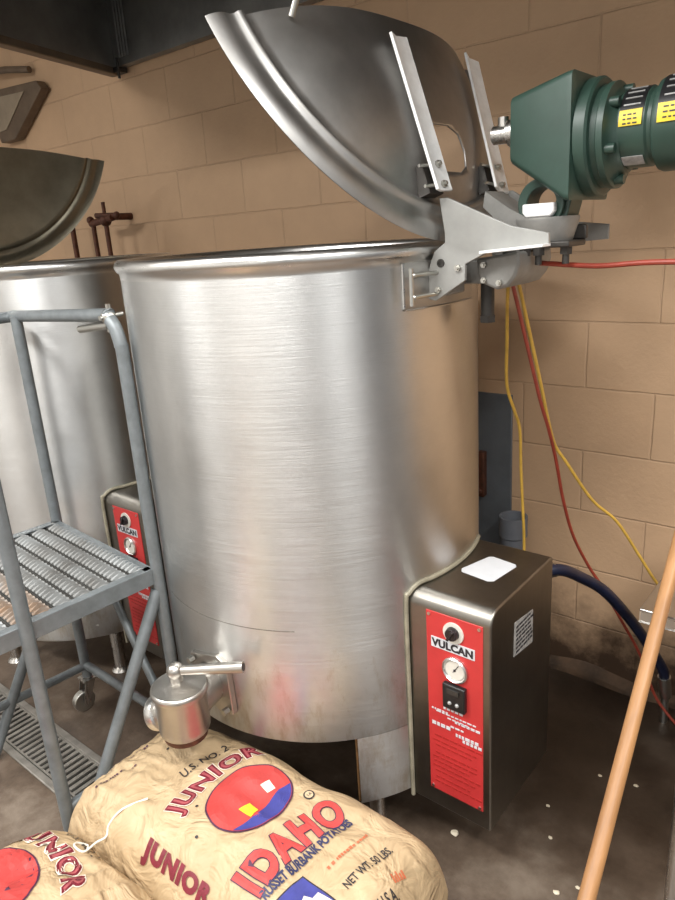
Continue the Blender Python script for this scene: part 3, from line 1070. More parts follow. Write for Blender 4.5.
mb = MB()
mb.loft([rsq(-0.652, 0.046, 0.050, 1.684, 0.014), rsq(-0.648, 0.056, 0.060, 1.684, 0.016), rsq(-0.522, 0.102, 0.106, 1.655, 0.012), rsq(-0.512, 0.103, 0.107, 1.655, 0.012), rsq(-0.509, 0.096, 0.10, 1.655, 0.02)])
gh = tag(mb.build('gear_housing', M['green'], md, ang=28), 'tapered green gear housing')
mb = MB()
mb.lathe([(0.0003, 0.0), (0.098, 0.0), (0.103, 0.003), (0.103, 0.022), (0.099, 0.026), (0.088, 0.027), (0.086, 0.036), (0.091, 0.039), (0.091, 0.050), (0.08, 0.053),
          (0.074, 0.057), (0.068, 0.063), (0.064, 0.07), (0.0003, 0.07)], (-0.511, GY, 1.655), 64, axis=(1, 0, 0))
ff = tag(mb.build('drive_flange', M['green'], md, ang=30), 'stepped round green flange')
for k in range(6):
    t = 2 * PI * k / 6 + 0.35
    q = V((-0.463, GY + 0.077 * math.cos(t), 1.655 + 0.077 * math.sin(t)))
    MB().cyl(q, q + V((0.02, 0, 0)), 0.009, seg=12).build('flange_boss', M['green'], ff)
mz = 1.662
mb = MB()
mb.lathe([(0.0003, 0.0), (0.063, 0.0), (0.066, 0.004), (0.066, 0.048), (0.063, 0.052), (0.063, 0.058), (0.074, 0.063), (0.077, 0.07), (0.077, 0.30), (0.07, 0.31), (0.0003, 0.312)], (-0.448, GY, mz), 56, axis=(1, 0, 0))
mo = tag(mb.build('motor', M['green'], md, ang=30), 'green cylindrical motor running out of the picture')


def band(name, r, x0_, x1_, d0, d1, mat, label, n=14):
    mb = MB()
    rings = []
    for i in range(n + 1):
        t = math.radians(d0 + (d1 - d0) * i / n)
        u = V((0, -math.cos(t), math.sin(t)))
        c = V((0, GY, mz))
        rings.append([c + u * r + V((x0_, 0, 0)), c + u * r + V((x1_, 0, 0)), c + u * (r + .0012) + V((x1_, 0, 0)), c + u * (r + .0012) + V((x0_, 0, 0))])
    mb.loft(rings)
    return tag(mb.build(name, mat, mo), label)


band('black_wrap', 0.066, -0.442, -0.402, 8, 150, M['black'], 'black wrapped label around the neck')
band('black_wrap', 0.077, -0.376, -0.291, 8, 150, M['black'], 'black wrapped label around the barrel')
band('warning_label', 0.0674, -0.441, -0.403, 0, 22, M['yellow'], 'yellow warning label on the neck')
band('warning_label', 0.0784, -0.375, -0.293, -2, 20, M['yellow'], 'yellow warning label on the barrel')
band('serial_plate', 0.0665, -0.440, -0.404, -66, -46, M['sticker'], 'small silver plate underneath')
for r, x0_, x1_ in ((0.0690, -0.437, -0.407), (0.0800, -0.369, -0.301)):
    mb = MB()
    for d in (3, 9, 15):
        t = math.radians(d)
        u = V((0, -math.cos(t), math.sin(t)))
        x = x0_ + 0.003
        while x < x1_ - 0.006:
            l = random.uniform(0.004, 0.009)
            mb.box(V((x + l / 2, GY, mz)) + u * r, (l, 0.0012, 0.0022), Matrix.Rotation(-t, 3, 'X'))
            x += l + 0.003
    tag(mb.build('warning_print', M['ink_black'], mo), 'rows of tiny black print')
for r, x0_, x1_ in ((0.0676, -0.436, -0.408), (0.0786, -0.368, -0.301)):
    mb = MB()
    for d in (30, 42, 55, 70):
        t = math.radians(d)
        u = V((0, -math.cos(t), math.sin(t)))
        mb.box(V(((x0_ + x1_) / 2, GY, mz)) + u * r, (x1_ - x0_, 0.0012, 0.0025), Matrix.Rotation(-t, 3, 'X'))
    tag(mb.build('wrap_print', M['sticker'], mo), 'pale lines of print on the black wrap')
mb = MB()
mb.prism([(-0.375, GY - 0.04, mz - 0.045), (-0.27, GY - 0.04, mz - 0.145), (-0.10, GY - 0.04, mz - 0.16), (-0.10, GY - 0.04, mz - 0.04)], (0, 0.10, 0))
tag(mb.build('motor_foot', M['dark'], mo, bevel=0.004), 'black foot under the motor')
mb = MB()
mb.box((-0.25, GY - 0.075, mz - 0.02), (0.07, 0.05, 0.06))
mb.build('terminal_box', M['green'], mo, bevel=0.006)
# output shaft
mb = MB()
mb.cyl((-0.640, GY, 1.686), (-0.675, GY, 1.686), 0.026, seg=24).cyl((-0.675, GY, 1.686), (-0.71, GY, 1.686), 0.018, seg=20)
mb.cyl((-0.69, GY, 1.695), (-0.69, GY, 1.718), 0.011, seg=12)
mb.build('output_shaft', M['steel'], md)
# ring-shaped green yoke and the saddle it stands on
mb = MB()
rg = V((-0.592, GY - 0.005, 1.548))
mb.lathe([(0.030, -0.03), (0.047, -0.034), (0.048, 0.034), (0.030, 0.03), (0.030, -0.03)], rg, 40, axis=(0, 1, 0))
mb.box((-0.552, GY, 1.540), (0.03, 0.06, 0.10), Matrix.Rotation(0.25, 3, 'Y'))
tag(mb.build('ring_yoke', M['green'], md, bevel=0.002, ang=40), 'green ring-shaped yoke')
mb = MB()
mb.prism([(-0.625, GY - 0.05, 1.548), (-0.560, GY - 0.05, 1.548), (-0.560, GY - 0.05, 1.532), (-0.567, GY - 0.05, 1.523), (-0.618, GY - 0.05, 1.523), (-0.625, GY - 0.05, 1.532)], (0, 0.02, 0))
tag(mb.build('yoke_block', M['white_arm'], md, bevel=0.003), 'white block inside the yoke')
mb = MB()
mb.lathe([(0.0003, 1.522), (0.062, 1.522), (0.063, 1.517), (0.052, 1.480), (0.045, 1.468), (0.0003, 1.468)], (-0.594, GY, 0), 40)
mb.prism([(-0.615, GY - 0.04, 1.521), (-0.66, GY - 0.04, 1.545), (-0.71, GY - 0.04, 1.58), (-0.715, GY - 0.04, 1.55), (-0.66, GY - 0.04, 1.50), (-0.615, GY - 0.04, 1.475)], (0, 0.08, 0))
tag(mb.build('saddle', M['cast'], md, ang=30), 'grey saddle casting')
mb = MB()
mb.box((-0.585, GY, 1.470), (0.11, 0.09, 0.012))
mb.prism([(-0.58, GY + 0.03, 1.476), (-0.525, GY + 0.03, 1.476), (-0.525, GY + 0.03, 1.50), (-0.53, GY + 0.03, 1.505), (-0.58, GY + 0.03, 1.505)], (0, 0.012, 0))
tag(mb.build('base_plate', M['dark'], md, bevel=0.003), 'dark base plate with an upright lug')
for x, y in ((-0.545, GY - 0.02), (-0.595, GY - 0.035), (-0.62, GY - 0.045)):
    MB().cyl((x, y, 1.466), (x, y, 1.45), 0.012, seg=6).cyl((x, y, 1.45), (x, y, 1.432), 0.007, seg=12).build('base_bolt', M['dark'], md)


# ------------------------------------------------------------------ hoses and cords
def cord(name, pts, r, mat, label, cat, n=8, seg=10):
    mb = MB()
    mb.tube(pts, r, seg=seg, n=n)
    return tag(mb.build(name, mat, None), label, cat)


cord('power_cord', [(-0.68, 1.43, 1.414), (-0.696, 1.44, 1.386), (-0.751, 1.55, 1.246), (-0.784, 1.62, 1.118), (-0.782, 1.66, 1.042), (-0.779, 1.69, 0.979), (-0.783, 1.71, 0.858), (-0.78, 1.72, 0.735), (-0.779, 1.73, 0.612), (-0.785, 1.74, 0.35), (-0.80, 1.76, 0.03), (-0.82, 1.80, 0.0055), (-0.90, 1.85, 0.0045)],
     0.0042, M['yellow_cord'], 'yellow cord hanging straight down behind the red-panelled control box', 'cord')
cord('power_cord', [(-0.692, 1.43, 1.418), (-0.687, 1.44, 1.392), (-0.686, 1.52, 1.242), (-0.685, 1.6, 1.092), (-0.681, 1.65, 1.002), (-0.68, 1.7, 0.906), (-0.676, 1.75, 0.776), (-0.663, 1.8, 0.653), (-0.634, 1.85, 0.545), (-0.597, 1.88, 0.466), (-0.549, 1.9, 0.371), (-0.492, 1.93, 0.247), (-0.44, 1.95, 0.10), (-0.35, 1.95, 0.007)],
     0.0045, M['red_cord'], 'dull red cord hanging from the mixer bracket down to the floor', 'cord')
cord('power_cord', [(-0.68, 1.44, 1.413), (-0.678, 1.45, 1.395), (-0.689, 1.53, 1.286), (-0.688, 1.61, 1.128), (-0.684, 1.65, 1.029), (-0.68, 1.69, 0.951), (-0.66, 1.72, 0.898), (-0.614, 1.8, 0.771), (-0.562, 1.86, 0.694), (-0.51, 1.92, 0.573), (-0.469, 1.95, 0.491), (-0.405, 1.98, 0.397), (-0.30, 2.02, 0.2), (-0.2, 2.03, 0.01)],
     0.0042, M['yellow_cord'], 'yellow cord twisted with the red one and slanting right toward the table', 'cord')
cord('air_hose', [(-0.683, 1.43, 1.427), (-0.637, 1.42, 1.433), (-0.544, 1.4, 1.428), (-0.477, 1.38, 1.426), (-0.398, 1.36, 1.431), (-0.336, 1.35, 1.432), (-0.2, 1.35, 1.43), (0.4, 1.5, 1.40), (0.9, 1.85, 1.42), (0.95, 2.09, 1.45)],
     0.0052, M['red_cord'], 'thin red hose running level to the right under the green motor', 'hose')
t_ = thing('blue_hose', (-0.5, 1.85, 0.0), 'thick dark blue hose arching from behind the control box to the wall foot', 'hose')
mb = MB()
bp_ = [(-0.70, 1.545, 0.62), (-0.655, 1.555, 0.645), (-0.617, 1.60, 0.643), (-0.595, 1.68, 0.593), (-0.558, 1.76, 0.527), (-0.518, 1.84, 0.427), (-0.474, 1.9, 0.322), (-0.433, 1.95, 0.213), (-0.428, 1.965, 0.17)]
mb.tube(bp_, 0.0155, n=8, seg=16)
mb.build('hose', M['navy'], t_)
mb = MB()
mb.cyl((-0.428, 1.963, 0.178), (-0.425, 1.985, 0.10), 0.0185, seg=16).cyl((-0.425, 1.985, 0.10), (-0.425, 1.99, 0.0), 0.012, seg=14)
tag(mb.build('hose_fitting', M['bolt'], t_), 'metal fitting at the lower end')
mb = MB()
mb.cyl((-0.66, 1.553, 0.643), (-0.628, 1.588, 0.646), 0.0185, seg=16)
tag(mb.build('hose_fitting', M['bolt'], t_), 'metal fitting at the upper end')

# ------------------------------------------------------------------ things on the back wall
wp = thing('wall_plate', (-1.08, WY, 0.7), 'blue-grey sheet metal plate on the block wall behind the kettle', 'plate')
mb = MB()
mb.box((-1.16, WY - 0.005, 0.66), (0.34, 0.01, 0.62))
mb.build('sheet', M['bluegrey'], wp, bevel=0.002)
mb = MB()
mb.box((-1.095, WY - 0.02, 0.68), (0.026, 0.03, 0.165)).cyl((-1.095, WY - 0.03, 0.62), (-1.095, WY - 0.045, 0.62), 0.009, seg=12)
tag(mb.build('latch', M['rust'], wp, bevel=0.003), 'dark brown upright latch')
pp = thing('grey_pipe', (-0.94, 2.0, 0), 'short open grey plastic pipe standing against the wall behind the control box', 'pipe')
mb = MB()
mb.lathe([(0.041, 0.0), (0.041, 0.50), (0.047, 0.505), (0.047, 0.575), (0.040, 0.575), (0.040, 0.0), (0.041, 0.0)], (-0.945, 2.01, 0), 32)
mb.build('pipe_wall', M['pvc'], pp, ang=40)
rv = thing('water_valve', (-2.95, 1.95, 1.3), 'rusty pipe valve with cross handle beyond the left kettle', 'valve')
mb = MB()
mb.cyl((-3.08, 1.95, 1.636), (-2.90, 1.95, 1.655), 0.016, seg=14).ball((-2.96, 1.95, 1.645), 0.028).cyl((-2.96, 1.95, 1.65), (-2.96, 1.95, 1.725), 0.009, seg=10)
mb.cyl((-2.96, 1.95, 1.66), (-2.96, WY, 1.66), 0.016, seg=14)
mb.build('valve_body', M['rust'], rv)
mb = MB()
mb.cyl((-3.00, 1.93, 1.668), (-2.88, 1.96, 1.663), 0.012, seg=10).ball((-2.88, 1.96, 1.663), 0.016).ball((-3.075, 1.945, 1.652), 0.018)
mb.build('cross_handle', M['rust'], rv)
for x in (-3.065, -2.96):
    mb = MB()
    mb.cyl((x, 1.95, 1.64), (x, 1.95, 0.0), 0.011, seg=12)
    mb.build('riser_pipe', M['rust'], rv)
mb = MB()
mb.cyl((-3.30, 1.98, 0.0), (-3.30, 1.98, 1.66), 0.013, seg=12)
tag(mb.build('standpipe', M['rust'], None), 'thin dark upright pipe behind the open lid of the left kettle', 'pipe')

# ------------------------------------------------------------------ work platform with handrail
UL = V((-0.997, 0.078, 0)).normalized()
VF = V((-0.060, -0.998, 0)).normalized()
P1 = V((-1.467, 0.945, 0))


def L(u, v, z):
    return P1 + UL * u + VF * v + V((0, 0, z))


PW, PD, PZ = 0.565, 0.47, 0.70
wpf = thing('work_platform', L(PW / 2, PD / 2, 0), 'grey tubular steel work platform with serrated tread and handrail at left', 'platform')
# serrated tread planks, each with a row of raised teeth
rot = Matrix.Rotation(math.atan2(UL.y, UL.x), 3, 'Z')
nrow = 9
pitch = (PD - 0.05) / (nrow - 1)
for r in range(nrow):
    v = 0.025 + pitch * r
    mb = MB()
    mb.box(L(PW / 2, v, PZ - 0.010), (PW - 0.01, pitch - 0.008, 0.004), rot)
    mb.box(L(PW / 2, v + pitch / 2 - 0.004, PZ - 0.018), (PW - 0.01, 0.003, 0.02), rot)
    pl_ = tag(mb.build('tread_plank', M['tread_base'], wpf, smooth=False), 'tread plank darkened as shade between the teeth')
    mb = MB()
    nt_ = 27
    for i in range(nt_):
        u = 0.012 + (PW - 0.024) * (i + 0.5) / nt_
        a_ = L(u - 0.009, v - pitch * 0.44, PZ - 0.008)
        b_ = L(u + 0.009, v + pitch * 0.36, PZ - 0.008)
        w_ = UL * 0.0040
        h_ = V((0, 0, 0.015))
        mb.loft([[a_ - w_, a_ + w_, a_ + h_ * 0.3 + w_ * 0.2], [(a_ + b_) / 2 - w_, (a_ + b_) / 2 + w_, (a_ + b_) / 2 + h_ + w_ * 0.2], [b_ - w_, b_ + w_, b_ + h_ * 0.3 + w_ * 0.2]])
    tag(mb.build('tread_teeth', M['tread'] if r not in (5, 6) else M['tread_rusty'], pl_, smooth=False), 'row of worn raised teeth' if r not in (5, 6) else 'row of raised teeth with an orange rust patch')
ez = PZ - 0.02
for nm, a_, b_ in (('edge_angle', L(0, -0.004, ez), L(0, PD, ez)), ('edge_angle', L(PW, -0.004, ez), L(PW, PD, ez)), ('edge_angle', L(0, 0, ez), L(PW, 0, ez)), ('edge_angle', L(0, PD, ez), L(PW, PD, ez))):
    mb = MB()
    d_ = (b_ - a_)
    mid = (a_ + b_) / 2
    rz = Matrix.Rotation(math.atan2(d_.y, d_.x), 3, 'Z')
    mb.box(mid, (d_.length, 0.005, 0.046), rz)
    side_ = (L(PW / 2, PD / 2, ez) - mid)
    side_.z = 0
    mb.box(mid + side_.normalized() * 0.012 + V((0, 0, 0.0205)), (d_.length, 0.024, 0.004), rz)
    mb.build(nm, M['galv'], wpf, bevel=0.0015)
TR = 0.0165
RZ = 1.352
# rear right post bends into the top rail
mb = MB()
pr_ = L(0.0, -0.012, 0)
mb.tube([pr_ + V((0, 0, 0.16)), pr_ + V((0, 0, 0.7)), pr_ + V((0, 0, 1.24)), pr_ + V((0, 0, 1.29)) + UL * 0.003, pr_ + V((0, 0, 1.335)) + UL * 0.018, pr_ + V((0, 0, 1.362)) + UL * 0.045], TR, n=5, seg=16)
tag(mb.build('post', M['galv'], wpf), 'rear right post bending into the rail')
mb = MB()
mb.tube([L(0.04, -0.012, RZ + 0.016), L(0.07, -0.012, RZ + 0.012), L(0.35, -0.012, RZ + 0.002), L(PW, -0.012, RZ - 0.006), L(PW + 0.06, -0.02, RZ - 0.008), L(PW + 0.09, 0.02, RZ - 0.012), L(PW + 0.09, 0.30, RZ - 0.012)], TR, n=5, seg=16)
tag(mb.build('top_rail', M['galv'], wpf), 'tubular top rail')
mb = MB()
mb.tube([L(0.045, -0.012, RZ - 0.012), L(0.20, -0.012, RZ - 0.028)], 0.010, seg=12)
mb.cyl(L(0.042, -0.05, RZ + 0.012), L(0.042, 0.012, RZ + 0.008), 0.006, seg=12)
mb.cyl(L(0.046, -0.012, RZ - 0.028), L(0.036, -0.012, RZ + 0.04), 0.006, seg=12)
mb.ball(L(0.042, -0.012, RZ + 0.008), 0.019)
tag(mb.build('rail_clamp', M['bolt'], wpf), 'bolted clamp where rail meets post')
for nm, u, v, z0, z1 in (('post', PW + 0.002, 0.0, 0.12, RZ - 0.006), ('post', -0.002, 0.345, 0.0, 1.36), ('post', PW + 0.002, 0.345, 0.0, 1.36)):
    mb = MB()
    mb.cyl(L(u, v, z0), L(u, v, z1), TR, seg=16)
    mb.build(nm, M['galv'], wpf)
# side rail joining the front posts to the top rail
mb = MB()
mb.tube([L(-0.002, 0.345, 1.355), L(-0.002, 0.45, 1.355)], TR, seg=16)
mb.build('side_rail', M['galv'], wpf)
for a_, b_, r_ in ((L(0.004, -0.006, 0.635), L(0.0, 0.335, 0.02), 0.0165), (L(PW - 0.004, -0.006, 0.635), L(PW, 0.335, 0.02), 0.0165)):
    mb = MB()
    mb.cyl(a_, b_, r_, seg=14)
    mb.build('diagonal_brace', M['galv'], wpf)
mb = MB()
mb.cyl(L(0.34, 0.004, 0.655), L(0.02, 0.004, 0.21), 0.012, seg=12)
tag(mb.build('diagonal_brace', M['galv'], wpf), 'thin rear brace')
for a_, b_ in ((L(0, -0.02, 0.185), L(PW, 0.0, 0.165)), (L(PW, 0.0, 0.16), L(PW, 0.345, 0.17)), (L(0, -0.02, 0.185), L(0, 0.345, 0.17))):
    mb = MB()
    mb.cyl(a_, b_, 0.014, seg=14)
    mb.build('lower_bar', M['galv'], wpf)
for u in (0.0, PW):
    c_ = L(u, 0.03, 0.038)
    mb = MB()
    mb.cyl(c_ - UL * 0.012, c_ + UL * 0.012, 0.0375, seg=28)
    wv = mb.build('caster', M['bolt'], wpf, bevel=0.004)
    mb = MB()
    for s_ in (-1, 1):
        mb.prism([c_ + UL * 0.019 * s_ + VF * q + V((0, 0, z)) for q, z in ((-.012, -.01), (.012, -.01), (-.01, .075), (-.045, .075))], UL * 0.003 * s_)
    mb.box(c_ - VF * 0.028 + V((0, 0, 0.076)), (0.05, 0.05, 0.006), rot)
    mb.cyl(c_ - VF * 0.03 + V((0, 0, 0.076)), c_ - VF * 0.03 + V((0, 0, 0.13)), 0.012, seg=10)
    mb.build('caster_fork', M['steel'], wv)

# ------------------------------------------------------------------ trench drain in the floor
dr = thing('drain_grate', (-2.2, 0.77, 0), 'long slotted steel trench drain set in the floor under the platform', 'drain')
dx0, dx1 = -3.6, -1.53
mb = MB()
for y in (0.698, 0.842):
    mb.box(((dx0 + dx1) / 2, y, 0.004), (dx1 - dx0, 0.022, 0.008))
mb.build('drain_frame', M['drain'], dr, bevel=0.002)
mb = MB()
mb.box(((dx0 + dx1) / 2, 0.77, 0.0008), (dx1 - dx0, 0.125, 0.0012))  # flat sheet on the floor, the gap's shade painted black
tag(mb.build('drain_shade', M['gap_shade'], dr), 'black sheet painted as shade below the slats')
mb = MB()
x = dx0 + 0.01
while x < dx1 - 0.02:
    mb.box((x, 0.77, 0.005), (0.013, 0.110, 0.006))
    x += 0.0255
mb.box(((dx0 + dx1) / 2, 0.714, 0.005), (dx1 - dx0, 0.006, 0.007)).box(((dx0 + dx1) / 2, 0.826, 0.005), (dx1 - dx0, 0.006, 0.007))
tag(mb.build('slat', M['drain'], dr, smooth=False), 'row of worn cross slats')


# ------------------------------------------------------------------ paper sacks
def make_sack(name, c, ang, Ln, W, T, label, seed, endp):
    o = thing(name, (c[0], c[1], 0), label, 'sack', 'potato sacks')
    mb = MB()
    na, nb = 150, 84
    ca, sa = math.cos(ang), math.sin(ang)

    def sm(t):
        return math.sin(t * PI / 2)

    def surf(a, b, top):
        aa, bb = abs(a), abs(b)
        ol = 1 - 0.03 * bb ** 4
        ow = 1 - 0.05 * aa ** 5
        x = a * Ln / 2 * ol
        y = b * W / 2 * ow
        prof = (max(0, 1 - aa ** (20 if a > 0 else 11)) ** 0.5) * (max(0, 1 - bb ** 5.5) ** 0.5)
        zm = T * 0.42
        if a < 0:
            tk = 1 - endp * max(0, (aa - 0.45) / 0.55) ** 1.6
        else:
            tk = 1
        edge = max(0.0, 1 - max(aa, bb) ** 8)
        q = V((x * 7 + seed * 9, y * 7, 0.3))
        lump = noise.noise(q) * 0.013 + noise.noise(q * 2.3) * 0.006
        cr = abs(noise.noise(V((x * 10 + seed, y * 16, 2)))) * 0.013
        if a < -0.35:
            k_ = min(1, (aa - 0.35) / 0.4)
            cr += k_ * (abs(noise.noise(V((x * 9, y * 30, seed)))) * 0.030 + abs(noise.noise(V((x * 34, y * 14, seed + 3)))) * 0.012)
        if top:
            z = zm * tk + (T * tk - zm * tk) * prof + (lump - cr * 0.8) * edge
        else:
            z = max(0.0, zm * tk * (1 - min(1, prof * 1.6)))
        ex = noise.noise(V((x * 6, y * 6, seed + 5))) * 0.010
        x += ex
        y += noise.noise(V((x * 6, y * 6, seed + 8))) * 0.008
        return (c[0] + x * ca - y * sa, c[1] + x * sa + y * ca, z)
    G = {}
    for top in (1, 0):
        for i in range(na + 1):
            for j in range(nb + 1):
                if not top and (i in (0, na) or j in (0, nb)):
                    G[top, i, j] = G[1, i, j]
                    continue
                G[top, i, j] = mb.bm.verts.new(surf(sm(2 * i / na - 1), sm(2 * j / nb - 1), top))
    for top in (1, 0):
        for i in range(na):
            for j in range(nb):
                q = [G[top, i, j], G[top, i + 1, j], G[top, i + 1, j + 1], G[top, i, j + 1]]
                try:
                    mb.bm.faces.new(q if top else q[::-1])
                except ValueError:
                    pass
    body = mb.build('bag', M['paper'], o, ang=70, weld=False)
    tree = BVHTree.FromPolygons([V(v.co) + ORG[o.name] for v in body.data.vertices], [list(p.vertices) for p in body.data.polygons])
    return o, body, tree


def drape(tree, x, y, off):
    h = tree.ray_cast(V((x, y, 1.2)), V((0, 0, -1)))
    if h[0] is None:
        h = tree.find_nearest(V((x, y, 0.2)))
        return h[0] + h[1] * off
    nn = h[1] if h[1].z > 0 else -h[1]
    return h[0] + nn * off


def ink(o, tree, body, origin, along, width, height, offset, mat, name, label, off, arc=None, spacing=1.0, cuts=1):
    """lettering lying on the paper: origin = middle of the baseline, along = reading direction"""
    ax = V((along[0], along[1])).normalized()
    ay = V((-ax.y, ax.x))
    vs, fs = text2d(body, 1.0, offset, spacing, cuts)
    v0, _ = text2d(body, 1.0, 0.0, spacing, 0)
    kx = width / (max(v[0] for v in v0) - min(v[0] for v in v0))
    ky = height / 0.72
    out = []
    for x, y in vs:
        x *= kx
        y *= ky
        if arc:
            t = x / arc
            rr_ = arc + y
            x, y = rr_ * math.sin(t), rr_ * math.cos(t) - arc
        p = V(origin) + ax * x + ay * y
        out.append(drape(tree, p.x, p.y, off))
    return mesh_from(out, fs, name, mat, o, label)


def blob(o, tree, pts, mat, name, label, off, rings=8):
    """filled outline lying on the paper"""
    n = len(pts)
    cx_ = sum(p[0] for p in pts) / n
    cy_ = sum(p[1] for p in pts) / n
    vs, fs = [drape(tree, cx_, cy_, off)], []
    dense = []
    for i in range(n):
        a_, b_ = pts[i], pts[(i + 1) % n]
        m_ = max(1, int(math.hypot(b_[0] - a_[0], b_[1] - a_[1]) / 0.012))
        for k in range(m_):
            dense.append((a_[0] + (b_[0] - a_[0]) * k / m_, a_[1] + (b_[1] - a_[1]) * k / m_))
    nd = len(dense)
    for r in range(1, rings + 1):
        for x, y in dense:
            t = r / rings
            vs.append(drape(tree, cx_ + (x - cx_) * t, cy_ + (y - cy_) * t, off))
    for k in range(nd):
        fs.append([0, 1 + k, 1 + (k + 1) % nd])
        for r in range(1, rings):
            b0 = 1 + (r - 1) * nd
            b1 = 1 + r * nd
            fs.append([b0 + k, b1 + k, b1 + (k + 1) % nd, b0 + (k + 1) % nd])
    return mesh_from(vs, fs, name, mat, o, label)


sack1, bag1, tree1 = make_sack('potato_sack', (-1.027, 0.778), math.radians(2.6), 0.872, 0.42, 0.318, 'tan paper potato sack lying under the kettle valve with a full red oval', 1.0, 0.10)
sack2, bag2, tree2 = make_sack('potato_sack', (-1.205, 0.158), math.radians(-87), 0.838, 0.445, 0.305, 'tan paper potato sack cut off by the bottom left corner of the picture', 2.3, 0.12)
# INK_SECTION

def ellipse(cx_, cy_, rx, ry, n=48, wob=0.0):
    return [(cx_ + rx * math.cos(2 * PI * k / n) * (1 + wob * math.sin(3 * 2 * PI * k / n)), cy_ + ry * math.sin(2 * PI * k / n)) for k in range(n)]


def dashes(o, tree, a_, b_, h, mat, name, label, seed, off=0.0024):
    """a line of print too small or smudged to read"""
    rnd = random.Random(seed)
    a_, b_ = V(a_), V(b_)
    d = (b_ - a_)
    ln_ = d.length
    d.normalize()
    p_ = V((-d.y, d.x))
    vs, fs = [], []
    t = 0.0
    while t < ln_ - 0.004:
        l = rnd.uniform(0.003, 0.007)
        hh = h * rnd.uniform(0.7, 1.1)
        for q in (a_ + d * t, a_ + d * (t + l), a_ + d * (t + l) + p_ * hh, a_ + d * t + p_ * hh):
            vs.append(drape(tree, q.x, q.y, off))
        n = len(vs)
        fs.append([n - 4, n - 3, n - 2, n - 1])
        t += l + rnd.choice((0.0018, 0.0018, 0.006))
    return mesh_from(vs, fs, name, mat, o, label)


# printing on the first sack
A1 = (0.10, 0.995)
ink(sack1, tree1, 'U.S. NO. 2', (-1.181, 0.822), (0.20, 0.98), 0.125, 0.021, 0.012, M['ink_black'], 'grade_lettering', 'black letters reading U.S. NO. 2', 0.0026, arc=0.42)
ink(sack1, tree1, 'JUNIOR', (-1.117, 0.800), (0.04, 1), 0.250, 0.042, 0.09, M['ink_white'], 'brand_outline', 'pale edging of the arched letters', 0.0020, arc=0.30, spacing=1.16)
ink(sack1, tree1, 'JUNIOR', (-1.117, 0.800), (0.04, 1), 0.250, 0.042, 0.06, M['ink_maroon'], 'brand_lettering', 'arched maroon letters reading JUNIOR', 0.0026, arc=0.30, spacing=1.16)
ink(sack1, tree1, 'JUNIOR', (-1.1165, 0.800), (0.04, 1), 0.250, 0.042, -0.005, M['ink_rose'], 'brand_inline', 'paler rose fill of the letters', 0.0032, arc=0.30, spacing=1.16)
blob(sack1, tree1, ellipse(-1.006, 0.803, 0.091, 0.106), M['ink_plum'], 'oval_outline', 'dark edge of the red oval', 0.0020)
blob(sack1, tree1, ellipse(-1.006, 0.803, 0.087, 0.102), M['ink_red'], 'printed_oval', 'large red oval', 0.0026)
sg = []
for k in range(21):
    t = math.radians(-62 + 124 * k / 20)
    sg.append((-1.006 + 0.086 * math.cos(t), 0.803 + 0.101 * math.sin(t)))
sg += [(-0.972, 0.86), (-0.962, 0.82), (-0.958, 0.78), (-0.962, 0.74)]
blob(sack1, tree1, sg, M['ink_blue'], 'oval_ground', 'blue ground along the foot of the oval', 0.0031)
blob(sack1, tree1, [(-1.0, 0.762), (-0.995, 0.790), (-0.965, 0.788), (-0.962, 0.764)], M['yellow'], 'printed_basket', 'small yellow basket shape', 0.0036, rings=3)
blob(sack1, tree1, [(-1.012, 0.842), (-0.985, 0.838), (-0.980, 0.858), (-1.008, 0.866)], M['ink_white'], 'printed_bag', 'small pale bag shape', 0.0036, rings=3)
blob(sack1, tree1, ellipse(-0.904, 0.889, 0.0135, 0.0125, 20), M['ink_black'], 'seal_ring', 'small dark ring mark', 0.0024, rings=3)
blob(sack1, tree1, ellipse(-0.904, 0.889, 0.0100, 0.0092, 20), M['ink_paper'], 'seal_field', 'pale inside of the ring mark', 0.0030, rings=3)
ink(sack1, tree1, '1A', (-0.900, 0.889), A1, 0.011, 0.008, 0.01, M['ink_black'], 'seal_lettering', 'tiny black characters in the ring', 0.0034)
ink(sack1, tree1, 'IDAHO', (-0.819, 0.768), (0.13, 0.99), 0.238, 0.070, 0.075, M['ink_plum'], 'origin_outline', 'dark edging of the word', 0.0020, arc=0.6, spacing=1.16)
ink(sack1, tree1, 'IDAHO', (-0.819, 0.768), (0.13, 0.99), 0.238, 0.070, 0.050, M['ink_red'], 'origin_lettering', 'big red letters reading IDAHO', 0.0028, arc=0.6, spacing=1.16)
ink(sack1, tree1, 'RUSSET BURBANK POTATOES', (-0.789, 0.766), (0.135, 0.99), 0.235, 0.0205, 0.04, M['ink_navy'], 'variety_lettering', 'dark blue letters reading RUSSET BURBANK POTATOES', 0.0026)
dashes(sack1, tree1, (-0.742, 0.765), (-0.722, 0.872), 0.007, M['ink_faint'], 'faint_print', 'smudged line of faded red script', 5)
blob(sack1, tree1, [(-0.779, 0.728), (-0.790, 0.640), (-0.705, 0.612), (-0.678, 0.722)], M['ink_black'], 'emblem_outline', 'thin dark edge of the blue emblem', 0.0020)
blob(sack1, tree1, [(-0.776, 0.725), (-0.786, 0.642), (-0.707, 0.616), (-0.682, 0.719)], M['ink_blue'], 'printed_emblem', 'blue square emblem', 0.0026)
blob(sack1, tree1, [(-0.748, 0.648), (-0.756, 0.667), (-0.738, 0.676), (-0.746, 0.694), (-0.722, 0.702), (-0.728, 0.716), (-0.686, 0.718), (-0.706, 0.622), (-0.735, 0.632)], M['ink_white'], 'emblem_hills', 'pale jagged hills in the emblem', 0.0031)
ink(sack1, tree1, 'NET WT. 50 LBS.', (-0.672, 0.812), (0.17, 0.985), 0.122, 0.019, 0.015, M['ink_black'], 'weight_lettering', 'black letters reading NET WT. 50 LBS.', 0.0026)
